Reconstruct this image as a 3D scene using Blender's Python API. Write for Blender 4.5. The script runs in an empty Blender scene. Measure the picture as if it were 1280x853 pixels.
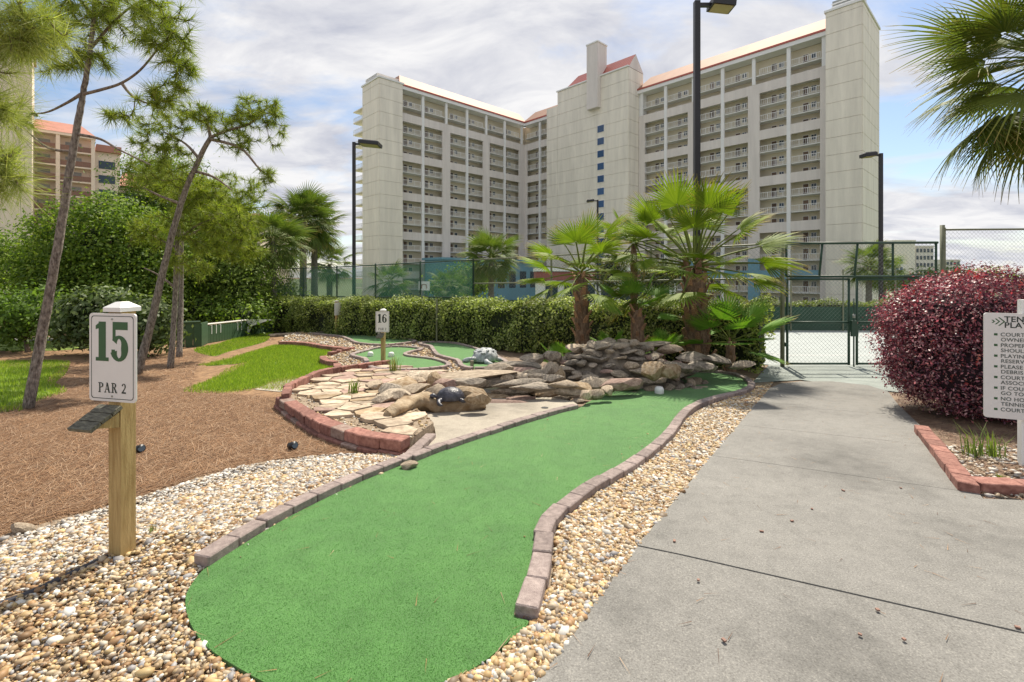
import bpy, bmesh, math, random
import numpy as np
from mathutils import Vector, Matrix, Euler
R = math.radians
random.seed(5)
rng = np.random.default_rng(11)
sc = bpy.context.scene
COL = sc.collection

# ------------------------------------------------------------------ camera, sky, sun, exposure
F, CX, HY, CAMH = 600.0, 640.0, 345.0, 1.48        # focal length / centre / horizon of the photograph in its pixels
cam_d = bpy.data.cameras.new('camera'); cam = bpy.data.objects.new('camera', cam_d); COL.objects.link(cam)
cam.location = (0, 0, CAMH); cam.rotation_euler = (R(90), 0, 0)
cam_d.sensor_width = 36; cam_d.lens = F / 1280 * 36; cam_d.shift_y = -(426.5 - HY) / 1280
cam_d.clip_start = 0.05; cam_d.clip_end = 4000
sc.camera = cam

SUN = Vector((0.196, 0.539, 0.819)).normalized()
w = bpy.data.worlds.new('World'); sc.world = w; w.use_nodes = True
nt = w.node_tree; nt.nodes.clear()
def N(t, typ, **kw):
    n = t.nodes.new(typ)
    for k, v in kw.items(): setattr(n, k, v)
    return n
out = N(nt, 'ShaderNodeOutputWorld'); bg = N(nt, 'ShaderNodeBackground'); bg.inputs[1].default_value = 0.1
sky = N(nt, 'ShaderNodeTexSky', sky_type='NISHITA', sun_disc=False)
sky.sun_elevation = math.asin(SUN.z); sky.sun_rotation = math.atan2(SUN.x, SUN.y); sky.air_density = 1.0; sky.dust_density = 0.6
tc = N(nt, 'ShaderNodeTexCoord'); sep = N(nt, 'ShaderNodeSeparateXYZ'); nt.links.new(tc.outputs['Generated'], sep.inputs[0])
zc = N(nt, 'ShaderNodeMath', operation='MAXIMUM'); zc.inputs[1].default_value = 0.0; nt.links.new(sep.outputs[2], zc.inputs[0])
za = N(nt, 'ShaderNodeMath', operation='ADD'); za.inputs[1].default_value = 0.16; nt.links.new(zc.outputs[0], za.inputs[0])
dv = []
for k in (0, 1):
    d_ = N(nt, 'ShaderNodeMath', operation='DIVIDE'); nt.links.new(sep.outputs[k], d_.inputs[0]); nt.links.new(za.outputs[0], d_.inputs[1]); dv.append(d_)
cmb = N(nt, 'ShaderNodeCombineXYZ'); nt.links.new(dv[0].outputs[0], cmb.inputs[0]); nt.links.new(dv[1].outputs[0], cmb.inputs[1])
mp = N(nt, 'ShaderNodeMapping'); mp.inputs['Location'].default_value = (3.1, 1.3, 0); mp.inputs['Rotation'].default_value = (0, 0, 0.5); mp.inputs['Scale'].default_value = (1.0, 1.5, 1)
nt.links.new(cmb.outputs[0], mp.inputs[0])
n1 = N(nt, 'ShaderNodeTexNoise'); n1.inputs['Scale'].default_value = 0.75; n1.inputs['Detail'].default_value = 9; n1.inputs['Roughness'].default_value = 0.58; n1.inputs['Distortion'].default_value = 0.35
nt.links.new(mp.outputs[0], n1.inputs['Vector'])
cr = N(nt, 'ShaderNodeValToRGB'); cr.color_ramp.elements[0].position = 0.38; cr.color_ramp.elements[1].position = 0.51
nt.links.new(n1.outputs[0], cr.inputs[0])
n2 = N(nt, 'ShaderNodeTexNoise'); n2.inputs['Scale'].default_value = 1.9; n2.inputs['Detail'].default_value = 8; n2.inputs['Roughness'].default_value = 0.6; n2.inputs['Distortion'].default_value = 0.5
nt.links.new(mp.outputs[0], n2.inputs['Vector'])
cc = N(nt, 'ShaderNodeValToRGB'); e = cc.color_ramp.elements
e[0].position = 0.30; e[0].color = (3.7, 3.85, 4.5, 1); e[1].position = 0.62; e[1].color = (6.5, 6.45, 6.5, 1)
nt.links.new(n2.outputs[0], cc.inputs[0])
mx = N(nt, 'ShaderNodeMix', data_type='RGBA'); nt.links.new(cr.outputs[0], mx.inputs[0])
nt.links.new(sky.outputs[0], mx.inputs[6]); nt.links.new(cc.outputs[0], mx.inputs[7])
nt.links.new(mx.outputs[2], bg.inputs[0]); nt.links.new(bg.outputs[0], out.inputs[0])

sun_d = bpy.data.lights.new('sun', 'SUN'); sun_d.energy = 4.8; sun_d.angle = R(0.6); sun_d.color = (1, 0.92, 0.78)
sun_o = bpy.data.objects.new('sun', sun_d); COL.objects.link(sun_o)
sun_o.rotation_euler = (-SUN).to_track_quat('-Z', 'Y').to_euler(); sun_o.location = (20, 40, 60)
sc.view_settings.view_transform = 'Standard'; sc.view_settings.look = 'None'
sc.view_settings.exposure = 0.55; sc.view_settings.gamma = 1.0
sc.render.engine = 'CYCLES'
sc.cycles.max_bounces = 8; sc.cycles.transparent_max_bounces = 12; sc.cycles.use_denoising = True
sc.cycles.sample_clamp_indirect = 6

# ------------------------------------------------------------------ terrain and pixel -> place
GY = np.array([-60, 2.5, 4.0, 7.3, 10.7, 20, 30, 45, 70, 3000.0])
GZ = np.array([0, 0, -.08, -.30, -.53, -.89, -1.0, -1.3, -4.5, -4.5])
def g(y): return float(np.interp(y, GY, GZ))
def P(px, py, off=0.0):
    """the point of the ground (raised by off) seen at a pixel of the photograph"""
    k = (py - HY) / F; Z = 5.0
    lo, hi = 0.3, 900.0
    for _ in range(60):
        Z = .5 * (lo + hi)
        if CAMH - k * Z > g(Z) + off: lo = Z
        else: hi = Z
    return Vector(((px - CX) / F * Z, Z, g(Z) + off))
def PP(px, py, z):
    Z = (CAMH - z) * F / (py - HY); return Vector(((px - CX) / F * Z, Z, z))
def Q(px, py, Z):
    return Vector(((px - CX) / F * Z, Z, CAMH + (HY - py) / F * Z))
def poly(px, off=0.0): return [P(a, b, off).to_2d() for a, b in px]
def smooth(pts, n=5, closed=False):
    pts = [Vector(p) for p in pts]; o = []; m = len(pts)
    for i in range(m if closed else m - 1):
        p = [pts[(i + k) % m] if closed else pts[min(max(i + k, 0), m - 1)] for k in (-1, 0, 1, 2)]
        for j in range(n):
            t = j / n
            o.append(.5 * ((2 * p[1]) + (p[2] - p[0]) * t + (2 * p[0] - 5 * p[1] + 4 * p[2] - p[3]) * t * t + (3 * p[1] - p[0] - 3 * p[2] + p[3]) * t ** 3))
    if not closed: o.append(pts[-1])
    return o
def inside(pl, x, y):
    """vectorised point in polygon"""
    x = np.asarray(x); y = np.asarray(y); r = np.zeros(x.shape, bool); n = len(pl); j = n - 1
    for i in range(n):
        xi, yi = pl[i][0], pl[i][1]; xj, yj = pl[j][0], pl[j][1]
        if yi != yj:
            c = ((yi > y) != (yj > y)) & (x < (xj - xi) * (y - yi) / (yj - yi) + xi); r ^= c
        j = i
    return r

# ------------------------------------------------------------------ materials
def mat(name, col, rough=.8, var=.18, scale=6, bump=0.0, bscale=60, metal=0.0, col2=None, rnd=0.0, attr=False, trans=0.0, detail=6, spec=.5, stretch=None, c2pos=(.35, .7), tcol=None):
    m = bpy.data.materials.new(name); m.use_nodes = True; t = m.node_tree; t.nodes.clear()
    o = N(t, 'ShaderNodeOutputMaterial'); b = N(t, 'ShaderNodeBsdfPrincipled')
    b.inputs['Roughness'].default_value = rough; b.inputs['Metallic'].default_value = metal
    b.inputs['Specular IOR Level'].default_value = spec
    c = N(t, 'ShaderNodeTexCoord'); src = c.outputs['Object']
    if stretch:
        mpn = N(t, 'ShaderNodeMapping'); mpn.inputs['Scale'].default_value = stretch; t.links.new(src, mpn.inputs[0]); src = mpn.outputs[0]
    oi = N(t, 'ShaderNodeObjectInfo')
    if rnd:
        ad = N(t, 'ShaderNodeVectorMath', operation='ADD'); cbn = N(t, 'ShaderNodeCombineXYZ')
        ml = N(t, 'ShaderNodeMath', operation='MULTIPLY'); ml.inputs[1].default_value = 37.0
        t.links.new(oi.outputs['Random'], ml.inputs[0]); t.links.new(ml.outputs[0], cbn.inputs[0])
        t.links.new(src, ad.inputs[0]); t.links.new(cbn.outputs[0], ad.inputs[1]); src = ad.outputs[0]
    if attr:
        at = N(t, 'ShaderNodeAttribute'); at.attribute_name = 'Col'; cs = at.outputs['Color']
    else:
        ns = N(t, 'ShaderNodeTexNoise'); ns.inputs['Scale'].default_value = scale; ns.inputs['Detail'].default_value = detail; ns.inputs['Roughness'].default_value = .62
        t.links.new(src, ns.inputs['Vector'])
        rp = N(t, 'ShaderNodeValToRGB'); el = rp.color_ramp.elements; el[0].position, el[1].position = c2pos
        a = [max(0, x * (1 - var)) for x in col]; bb = [min(1, x * (1 + var)) for x in (col2 or col)]
        el[0].color = (*a, 1); el[1].color = (*bb, 1); t.links.new(ns.outputs[0], rp.inputs[0]); cs = rp.outputs[0]
    if rnd:
        hs = N(t, 'ShaderNodeHueSaturation'); mr = N(t, 'ShaderNodeMapRange')
        mr.inputs['To Min'].default_value = 1 - rnd; mr.inputs['To Max'].default_value = 1 + rnd
        t.links.new(oi.outputs['Random'], mr.inputs['Value']); t.links.new(mr.outputs[0], hs.inputs['Value']); t.links.new(cs, hs.inputs['Color']); cs = hs.outputs[0]
    t.links.new(cs, b.inputs['Base Color'])
    if bump:
        n3 = N(t, 'ShaderNodeTexNoise'); n3.inputs['Scale'].default_value = bscale; n3.inputs['Detail'].default_value = 5; t.links.new(src, n3.inputs['Vector'])
        bp = N(t, 'ShaderNodeBump'); bp.inputs['Strength'].default_value = min(1, bump); bp.inputs['Distance'].default_value = .02; t.links.new(n3.outputs[0], bp.inputs['Height']); t.links.new(bp.outputs[0], b.inputs['Normal'])
    sh = b.outputs[0]
    if trans:
        tr = N(t, 'ShaderNodeBsdfTranslucent'); ms = N(t, 'ShaderNodeMixShader'); ms.inputs[0].default_value = trans
        if tcol:
            mm = N(t, 'ShaderNodeMix', data_type='RGBA', blend_type='MULTIPLY'); mm.inputs[0].default_value = 1; mm.inputs[7].default_value = (*tcol, 1)
            t.links.new(cs, mm.inputs[6]); t.links.new(mm.outputs[2], tr.inputs[0])
        else: t.links.new(cs, tr.inputs[0])
        t.links.new(sh, ms.inputs[1]); t.links.new(tr.outputs[0], ms.inputs[2]); sh = ms.outputs[0]
    t.links.new(sh, o.inputs[0]); return m

M = {}
def defm(k, *a, **kw): M[k] = mat(k, *a, **kw)
defm('soil', (.20, .135, .085), var=.35, scale=3, bump=.5, bscale=40)
defm('straw', (.17, .092, .045), col2=(.33, .20, .105), var=.22, scale=14, bump=.9, bscale=55, rough=.95, stretch=(1, .35, 1), c2pos=(.3, .75))
defm('grassbase', (.11, .17, .022), col2=(.19, .25, .04), var=.2, scale=5, bump=.6, bscale=80, rough=.9)
defm('sand', (.42, .37, .30), var=.25, scale=9, bump=.7, bscale=90)
defm('gravelbase', (.34, .26, .18), var=.4, scale=40, bump=.9, bscale=120)
defm('court', (.34, .37, .36), var=.08, scale=2, rough=.85)
defm('apron', (.24, .27, .25), var=.2, scale=3, bump=.3, bscale=120)
defm('fargrass', (.05, .09, .02), col2=(.09, .13, .035), var=.3, scale=.6)
defm('brick_grey', (.255, .20, .185), col2=(.34, .275, .25), var=.12, scale=30, bump=.5, bscale=220, rnd=.20, rough=.9)
defm('brick_red', (.25, .105, .08), col2=(.33, .165, .13), var=.18, scale=22, bump=.5, bscale=180, rnd=.28, rough=.9)
defm('stone_tan', (.36, .27, .19), col2=(.50, .41, .30), var=.25, scale=7, bump=.8, bscale=26, rnd=.25, rough=.85)
defm('stone_grey', (.27, .215, .16), col2=(.46, .385, .29), var=.28, scale=7, bump=.8, bscale=26, rnd=.3, rough=.85)
defm('stone_red', (.27, .16, .125), col2=(.38, .27, .22), var=.25, scale=7, bump=.8, bscale=26, rnd=.2, rough=.85)
defm('stone_gold', (.30, .185, .085), col2=(.40, .32, .22), var=.25, scale=6, bump=.8, bscale=24, rnd=.15, rough=.85)
defm('stone_dark', (.14, .115, .09), col2=(.31, .26, .20), var=.3, scale=7, bump=.8, bscale=26, rnd=.25, rough=.7)
defm('wood', (.36, .235, .085), col2=(.44, .32, .14), var=.15, scale=9, stretch=(6, 6, .5), bump=.25, bscale=50, rough=.75)
defm('wood_old', (.09, .085, .065), col2=(.19, .18, .13), var=.25, scale=14, stretch=(2, 8, 2), bump=.5, bscale=60)
defm('white', (.78, .77, .75), var=.04, rough=.45)
defm('signwhite', (.72, .70, .68), var=.03, rough=.4)
defm('ink_green', (.03, .10, .035), var=.1, rough=.5)
defm('ink_dark', (.02, .035, .028), var=.1, rough=.5)
defm('ink_grey', (.10, .12, .11), var=.1, rough=.5)
defm('black', (.012, .012, .015), var=.1, rough=.45)
defm('pole', (.012, .011, .013), var=.2, rough=.4)
defm('lampyellow', (.32, .27, .10), var=.1, rough=.5)
defm('steel', (.35, .36, .33), var=.15, rough=.4, metal=.7)
defm('fencegreen', (.025, .065, .04), var=.2, rough=.5)
defm('fenceolive', (.16, .17, .10), var=.2, rough=.5)
defm('wire', (.20, .24, .21), var=.2, rough=.5, metal=.3)
defm('bark', (.13, .095, .075), col2=(.27, .22, .185), var=.25, scale=9, stretch=(3, 3, .7), bump=1, bscale=22, rough=.95)
defm('bark_grey', (.11, .085, .07), col2=(.30, .26, .225), var=.25, scale=13, stretch=(3, 3, 1.1), bump=1, bscale=30, rough=.95)
defm('brick_mix', (.26, .16, .125), col2=(.33, .25, .21), var=.2, scale=18, bump=.5, bscale=180, rnd=.25, rough=.9)
defm('twig', (.10, .065, .045), col2=(.17, .12, .085), var=.2, scale=10, rough=.9)
defm('palmtrunk', (.13, .075, .045), col2=(.23, .155, .10), var=.3, scale=14, stretch=(2, 2, .8), bump=1, bscale=30, rough=.95, rnd=.2)
defm('boot', (.26, .12, .055), col2=(.40, .25, .15), var=.25, scale=9, bump=.7, bscale=40, rough=.9, rnd=.35)
defm('sabaltrunk', (.12, .10, .085), col2=(.20, .175, .15), var=.2, scale=7, stretch=(1, 1, 4), bump=.8, bscale=14)
defm('leaf', (1, 1, 1), attr=True, rough=.6, spec=.3, trans=.42, tcol=(1.25, 1.35, .55))
defm('leaf_dull', (1, 1, 1), attr=True, rough=.55, spec=.35, trans=.38, tcol=(1.2, 1.25, .6))
defm('leaf_red', (1, 1, 1), attr=True, rough=.42, trans=.3, tcol=(1.4, .6, .8))
defm('needle', (1, 1, 1), attr=True, rough=.55, spec=.3, trans=.42, tcol=(1.2, 1.3, .5))
defm('frond', (1, 1, 1), attr=True, rough=.6, spec=.2, trans=.30, tcol=(1.2, 1.35, .45), rnd=.14)
defm('dry', (1, 1, 1), attr=True, rough=.9, trans=.15)
defm('grass', (1, 1, 1), attr=True, rough=.6, trans=.4, tcol=(1.2, 1.3, .5))
defm('pebble', (1, 1, 1), attr=True, rough=.6)
defm('core', (.02, .03, .012), var=.3, scale=6, rough=1)  # near-black fill painted as the shade deep inside foliage
defm('core_red', (.02, .008, .012), var=.3, scale=6, rough=1)  # same dark fill, reddened, for the shade inside the red bush
defm('turtle_grey', (.24, .26, .28), col2=(.46, .48, .49), var=.2, scale=14, bump=.6, bscale=40, rough=.6)
defm('turtle_dark', (.025, .025, .035), col2=(.07, .07, .09), var=.2, scale=18, bump=.5, bscale=40, rough=.35)
defm('water', (.03, .03, .012), var=.1, rough=.05)
defm('cream', (.82, .77, .66), var=.10, scale=.8, rough=.85, stretch=(1, 1, .12))
defm('taupe', (.71, .66, .61), var=.09, scale=.8, rough=.85, stretch=(1, 1, .12))
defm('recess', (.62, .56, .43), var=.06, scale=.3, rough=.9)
defm('bwhite', (.80, .80, .78), var=.03, scale=.4, rough=.7)
defm('bblue', (.16, .33, .42), var=.06, scale=.3, rough=.7)
defm('door', (.12, .075, .05), var=.2, rough=.6, rnd=.4)
defm('glass', (.035, .055, .075), var=.1, rough=.08)
defm('blueglass', (.04, .10, .22), var=.15, rough=.12, rnd=.3)
defm('roofred', (.42, .11, .085), var=.1, scale=.4, rough=.36, metal=.4)
defm('roofpale', (.40, .235, .165), var=.1, scale=.4, rough=.70, metal=.25)  # red roof metal again, base colour paled to carry its reflected glare
defm('pink', (.84, .69, .57), var=.06, scale=.3, rough=.85)
defm('pinkroof', (.42, .19, .14), var=.12, scale=.5, rough=.7)
defm('brown', (.24, .13, .095), var=.15, rough=.7)
defm('pane_pale', (.30, .29, .26), var=.15, rough=.3, rnd=.3)
defm('bandred', (.32, .10, .09), var=.1, rough=.7)
defm('boxgreen', (.045, .095, .045), var=.15, scale=6, rough=.6)
defm('screen', (.02, .06, .035), var=.15, scale=2, rough=.8)
defm('hose', (.03, .03, .04), var=.3, scale=12, rough=.5)

def special():
    # concrete: aggregate specks, stains, hairline wear
    def base(name):
        m = bpy.data.materials.new(name); m.use_nodes = True; t = m.node_tree; b = t.nodes['Principled BSDF']; c = N(t, 'ShaderNodeTexCoord'); return m, t, b, c
    def noise(t, c, s, d=6, r=.6):
        n = N(t, 'ShaderNodeTexNoise'); n.inputs['Scale'].default_value = s; n.inputs['Detail'].default_value = d; n.inputs['Roughness'].default_value = r; t.links.new(c.outputs['Object'], n.inputs['Vector']); return n
    def ramp(t, src, stops):
        r = N(t, 'ShaderNodeValToRGB'); el = r.color_ramp.elements
        while len(el) < len(stops): el.new(.5)
        for e_, (p, cl) in zip(el, stops): e_.position = p; e_.color = (*cl, 1)
        t.links.new(src, r.inputs[0]); return r.outputs[0]
    def mul(t, a, b_, f=1.0):
        m = N(t, 'ShaderNodeMix', data_type='RGBA', blend_type='MULTIPLY'); m.inputs[0].default_value = f; t.links.new(a, m.inputs[6]); t.links.new(b_, m.inputs[7]); return m.outputs[2]
    for nm, tint in (('concrete', (.212, .205, .190)), ('concrete_pad', (.36, .32, .26))):
        m, t, b, c = base(nm)
        big = ramp(t, noise(t, c, .9, 5, .65).outputs[0], [(.28, tuple(x * .55 for x in tint)), (.46, tuple(x * .95 for x in tint)), (.72, tuple(x * 1.15 for x in tint))])
        mid = ramp(t, noise(t, c, 9, 8, .75).outputs[0], [(.3, (.80, .80, .80)), (.55, (1, 1, 1))])
        fine = ramp(t, noise(t, c, 140, 3, .6).outputs[0], [(.36, (.45, .43, .41)), (.47, (1, 1, 1)), (.57, (1, 1, 1)), (.64, (1.7, 1.68, 1.62))])
        v = N(t, 'ShaderNodeTexVoronoi'); v.inputs['Scale'].default_value = 26; t.links.new(c.outputs['Object'], v.inputs['Vector'])
        sp = ramp(t, v.outputs['Distance'], [(.05, (.55, .5, .45)), (.11, (1, 1, 1))])
        col = mul(t, mul(t, mul(t, big, mid), fine, .55), sp, .4)
        t.links.new(col, b.inputs['Base Color']); b.inputs['Roughness'].default_value = .9
        bp = N(t, 'ShaderNodeBump'); bp.inputs['Strength'].default_value = .35; bp.inputs['Distance'].default_value = .006
        t.links.new(noise(t, c, 110, 5).outputs[0], bp.inputs['Height']); t.links.new(bp.outputs[0], b.inputs['Normal']); M[nm] = m
    m, t, b, c = base('turf')
    big = ramp(t, noise(t, c, 1.6, 4).outputs[0], [(.3, (.056, .172, .032)), (.7, (.074, .208, .041))])
    fine = ramp(t, noise(t, c, 160, 4, .7).outputs[0], [(.28, (.55, .55, .5)), (.5, (1, 1, 1)), (.75, (1.35, 1.3, 1.25))])
    worn = ramp(t, noise(t, c, 7, 6, .7).outputs[0], [(.3, (.78, .80, .74)), (.55, (1, 1, 1)), (.72, (1.12, 1.08, 1.1))])
    t.links.new(mul(t, mul(t, big, fine, 1.0), worn), b.inputs['Base Color']); b.inputs['Roughness'].default_value = .85
    b.inputs['Sheen Weight'].default_value = .12
    bp = N(t, 'ShaderNodeBump'); bp.inputs['Strength'].default_value = .6; bp.inputs['Distance'].default_value = .006
    t.links.new(noise(t, c, 260, 3).outputs[0], bp.inputs['Height']); t.links.new(bp.outputs[0], b.inputs['Normal']); M['turf'] = m
    # woven green wind screen: real see-through weave
    m, t, b, c = base('mesh_screen'); b.inputs['Base Color'].default_value = (.07, .26, .18, 1); b.inputs['Roughness'].default_value = .8
    tr = N(t, 'ShaderNodeBsdfTransparent'); ms = N(t, 'ShaderNodeMixShader'); ms.inputs[0].default_value = .48
    o = t.nodes['Material Output']; t.links.new(tr.outputs[0], ms.inputs[1]); t.links.new(b.outputs[0], ms.inputs[2]); t.links.new(ms.outputs[0], o.inputs[0]); M['mesh_screen'] = m
    # standing-seam metal roof
    m = M['roofred']; t = m.node_tree; b = [n for n in t.nodes if n.type == 'BSDF_PRINCIPLED'][0]; c = N(t, 'ShaderNodeTexCoord')
    wv = N(t, 'ShaderNodeTexWave'); wv.inputs['Scale'].default_value = .55; wv.inputs['Distortion'].default_value = 0; t.links.new(c.outputs['Object'], wv.inputs['Vector'])
    bp = N(t, 'ShaderNodeBump'); bp.inputs['Strength'].default_value = .25; bp.inputs['Distance'].default_value = .15; t.links.new(wv.outputs[0], bp.inputs['Height']); t.links.new(bp.outputs[0], b.inputs['Normal'])
special()

# ------------------------------------------------------------------ object helpers
def tag(o, label=None, cat=None, group=None, kind=None):
    if label: o['label'] = label
    if cat: o['category'] = cat
    if group: o['group'] = group
    if kind: o['kind'] = kind
    return o
def link(name, me, m=None, parent=None, loc=None, rot=None, scl=None):
    o = bpy.data.objects.new(name, me); COL.objects.link(o)
    if m is not None and me is not None:
        for x in (m if isinstance(m, (list, tuple)) else [m]):
            if len(me.materials) < (len(m) if isinstance(m, (list, tuple)) else 1): me.materials.append(M[x] if isinstance(x, str) else x)
    if parent is not None: o.parent = parent
    if loc is not None: o.location = loc
    if rot is not None: o.rotation_euler = rot
    if scl is not None: o.scale = (scl, scl, scl) if isinstance(scl, (int, float)) else scl
    return o
def empty(name, loc=(0, 0, 0), rz=0, parent=None):
    o = bpy.data.objects.new(name, None); COL.objects.link(o); o.location = loc; o.rotation_euler = (0, 0, rz); o.empty_display_size = .2
    if parent is not None: o.parent = parent
    return o
def copy_tree(o, parent=None):
    c = o.copy(); COL.objects.link(c); c.parent = parent
    for ch in list(o.children): copy_tree(ch, c)
    return c
class MB:
    def __init__(s): s.v = []; s.f = []; s.m = []
    def add(s, vs, fs, mi=0):
        b = len(s.v); s.v += [tuple(x) for x in vs]; s.f += [[i + b for i in f] for f in fs]; s.m += [mi] * len(fs); return s
    def box(s, c, d, rz=0, mi=0, mtx=None):
        x, y, z = d[0] / 2, d[1] / 2, d[2] / 2
        vs = [Vector(p) for p in ((-x, -y, -z), (x, -y, -z), (x, y, -z), (-x, y, -z), (-x, -y, z), (x, -y, z), (x, y, z), (-x, y, z))]
        if rz: mt = Matrix.Rotation(rz, 3, 'Z'); vs = [mt @ v for v in vs]
        if mtx is not None: vs = [mtx @ v for v in vs]
        vs = [v + Vector(c) for v in vs]
        return s.add(vs, [(0, 3, 2, 1), (4, 5, 6, 7), (0, 1, 5, 4), (1, 2, 6, 5), (2, 3, 7, 6), (3, 0, 4, 7)], mi)
    def bx(s, x0, x1, y0, y1, z0, z1, mi=0): return s.box(((x0 + x1) / 2, (y0 + y1) / 2, (z0 + z1) / 2), (abs(x1 - x0), abs(y1 - y0), abs(z1 - z0)), mi=mi)
    def prism(s, pl, z0, z1, mi=0):
        n = len(pl); a = sum(pl[i][0] * pl[(i + 1) % n][1] - pl[(i + 1) % n][0] * pl[i][1] for i in range(n))
        if a < 0: pl = pl[::-1]
        vs = [(p[0], p[1], z0) for p in pl] + [(p[0], p[1], z1) for p in pl]
        return s.add(vs, [tuple(range(n - 1, -1, -1)), tuple(range(n, 2 * n))] + [(i, (i + 1) % n, n + (i + 1) % n, n + i) for i in range(n)], mi)
    def tube(s, pts, rad, n=8, mi=0, cap=True):
        pts = [Vector(p) for p in pts]; vs = []; up = Vector((0, 0, 1)); pv = None
        if isinstance(rad, (int, float)): rad = [rad] * len(pts)
        for i, p in enumerate(pts):
            d = (pts[min(i + 1, len(pts) - 1)] - pts[max(i - 1, 0)]).normalized()
            if pv is None: a = d.cross(up if abs(d.z) < .95 else Vector((1, 0, 0))).normalized()
            else: a = (pv - d * pv.dot(d)).normalized()
            pv = a; b = d.cross(a)
            vs += [p + (a * math.cos(2 * math.pi * k / n) + b * math.sin(2 * math.pi * k / n)) * rad[i] for k in range(n)]
        fs = [(i * n + k, i * n + (k + 1) % n, (i + 1) * n + (k + 1) % n, (i + 1) * n + k) for i in range(len(pts) - 1) for k in range(n)]
        if cap: fs += [tuple(range(n - 1, -1, -1)), tuple(range((len(pts) - 1) * n, len(pts) * n))]
        return s.add(vs, fs, mi)
    def mesh(s, name='mesh', smooth=False):
        me = bpy.data.meshes.new(name); me.from_pydata(s.v, [], s.f); me.polygons.foreach_set('material_index', s.m)
        if smooth: me.polygons.foreach_set('use_smooth', [True] * len(s.f))
        me.update(); return me
    def build(s, name, m, parent=None, loc=None, rot=None, smooth=False):
        return link(name, s.mesh(name, smooth), m, parent, loc, rot)
def np_mesh(name, V, Fc, colr=None, smooth=False):
    me = bpy.data.meshes.new(name); V = np.asarray(V, np.float32); Fc = np.asarray(Fc, np.int32); m, k = Fc.shape
    me.vertices.add(len(V)); me.vertices.foreach_set('co', V.ravel())
    me.loops.add(m * k); me.loops.foreach_set('vertex_index', Fc.ravel())
    me.polygons.add(m); me.polygons.foreach_set('loop_start', np.arange(m, dtype=np.int32) * k)
    if smooth: me.polygons.foreach_set('use_smooth', np.ones(m, bool))
    me.update(calc_edges=True)
    if colr is not None:
        a = me.color_attributes.new('Col', 'FLOAT_COLOR', 'POINT'); c = np.ones((len(V), 4), np.float32); c[:, :3] = colr; a.data.foreach_set('color', c.ravel())
    return me
def unit(a): return a / np.maximum(np.linalg.norm(a, axis=-1, keepdims=True), 1e-9)
def leaf_mesh(name, C, nrm, L, W, colr, fold=.25, seed=0):
    """C centres, nrm leaf normals: one folded leaf each"""
    r = np.random.default_rng(seed); n = len(C)
    nrm = unit(nrm); u = r.normal(size=(n, 3)); u = unit(u - nrm * np.sum(u * nrm, 1, keepdims=True)); v = np.cross(nrm, u)
    L = (L * r.uniform(.7, 1.25, n))[:, None]; Wd = L * W
    V = np.empty((n, 4, 3)); V[:, 0] = C - u * L / 2; V[:, 1] = C + v * Wd / 2 + nrm * Wd * fold; V[:, 2] = C + u * L / 2; V[:, 3] = C - v * Wd / 2 + nrm * Wd * fold
    return np_mesh(name, V.reshape(-1, 3), np.arange(4 * n).reshape(n, 4), np.repeat(colr, 4, 0))
def pick(pal, n, r, jit=.15):
    pal = np.array(pal); c = pal[r.integers(0, len(pal), n)]; return np.clip(c * r.uniform(1 - jit, 1 + jit, (n, 1)), 0, 1)
def cloud(blobs, n, clump=.3, seed=0, shell=(.55, 1.0), nclump=None, minz=None):
    """points, normals and clump index spread through ellipsoids (cx,cy,cz,rx,ry,rz)"""
    r = np.random.default_rng(seed); B = np.array(blobs, float)
    area = B[:, 3] * B[:, 5] + B[:, 4] * B[:, 5] + B[:, 3] * B[:, 4]; area /= area.sum()
    K = nclump or max(20, n // 40); bi = r.choice(len(B), K, p=area)
    d = unit(r.normal(size=(K, 3))); rad = r.uniform(shell[0], shell[1], K) ** .7
    cc_ = B[bi, :3] + d * B[bi, 3:] * rad[:, None]
    ci = r.integers(0, K, n); off = r.normal(size=(n, 3)) * clump * r.uniform(.6, 1.3, K)[ci][:, None] * np.array([1, 1, .7])
    p = cc_[ci] + off
    nr = unit(unit(off) * .5 + d[ci] * .5 + r.normal(size=(n, 3)) * .55 + np.array([0, 0, .35]))
    tint = r.uniform(.75, 1.25, K)[ci]
    if minz is not None: k = p[:, 2] > minz; p, nr, tint = p[k], nr[k], tint[k]
    return p, nr, tint, cc_
BREAK = [2.5, 4.0, 7.3, 10.7, 20, 30, 45, 70]
def sheet(name, pl, off, m, parent=None, kind='structure', th=0.0, zf=None, label=None, cat=None, group=None):
    """a polygon of ground laid on the terrain, raised by off, with an edge of th"""
    bm = bmesh.new(); f = bm.faces.new([bm.verts.new((p[0], p[1], 0)) for p in pl]); f.normal_update()
    if f.normal.z < 0: f.normal_flip()
    bmesh.ops.triangulate(bm, faces=bm.faces[:])
    ys = [p[1] for p in pl]
    for y in BREAK:
        if min(ys) < y < max(ys) and zf is None: bmesh.ops.bisect_plane(bm, geom=bm.verts[:] + bm.edges[:] + bm.faces[:], plane_co=(0, y, 0), plane_no=(0, 1, 0), dist=1e-5)
    zf = zf or g
    for v in bm.verts: v.co.z = zf(v.co.y) + off
    if th:
        be = [e_ for e_ in bm.edges if e_.is_boundary]
        ex = bmesh.ops.extrude_edge_only(bm, edges=be)
        for v in ex['geom']:
            if isinstance(v, bmesh.types.BMVert): v.co.z -= th
        bmesh.ops.recalc_face_normals(bm, faces=bm.faces[:])
        up = [q for q in bm.faces if abs(q.normal.z) > .7]
        if up and sum(q.normal.z for q in up) < 0: bmesh.ops.reverse_faces(bm, faces=bm.faces[:])
    me = bpy.data.meshes.new(name); bm.to_mesh(me); bm.free()
    o = link(name, me, m, parent); return tag(o, label, cat, group, kind if parent is None and not cat else None)
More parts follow.
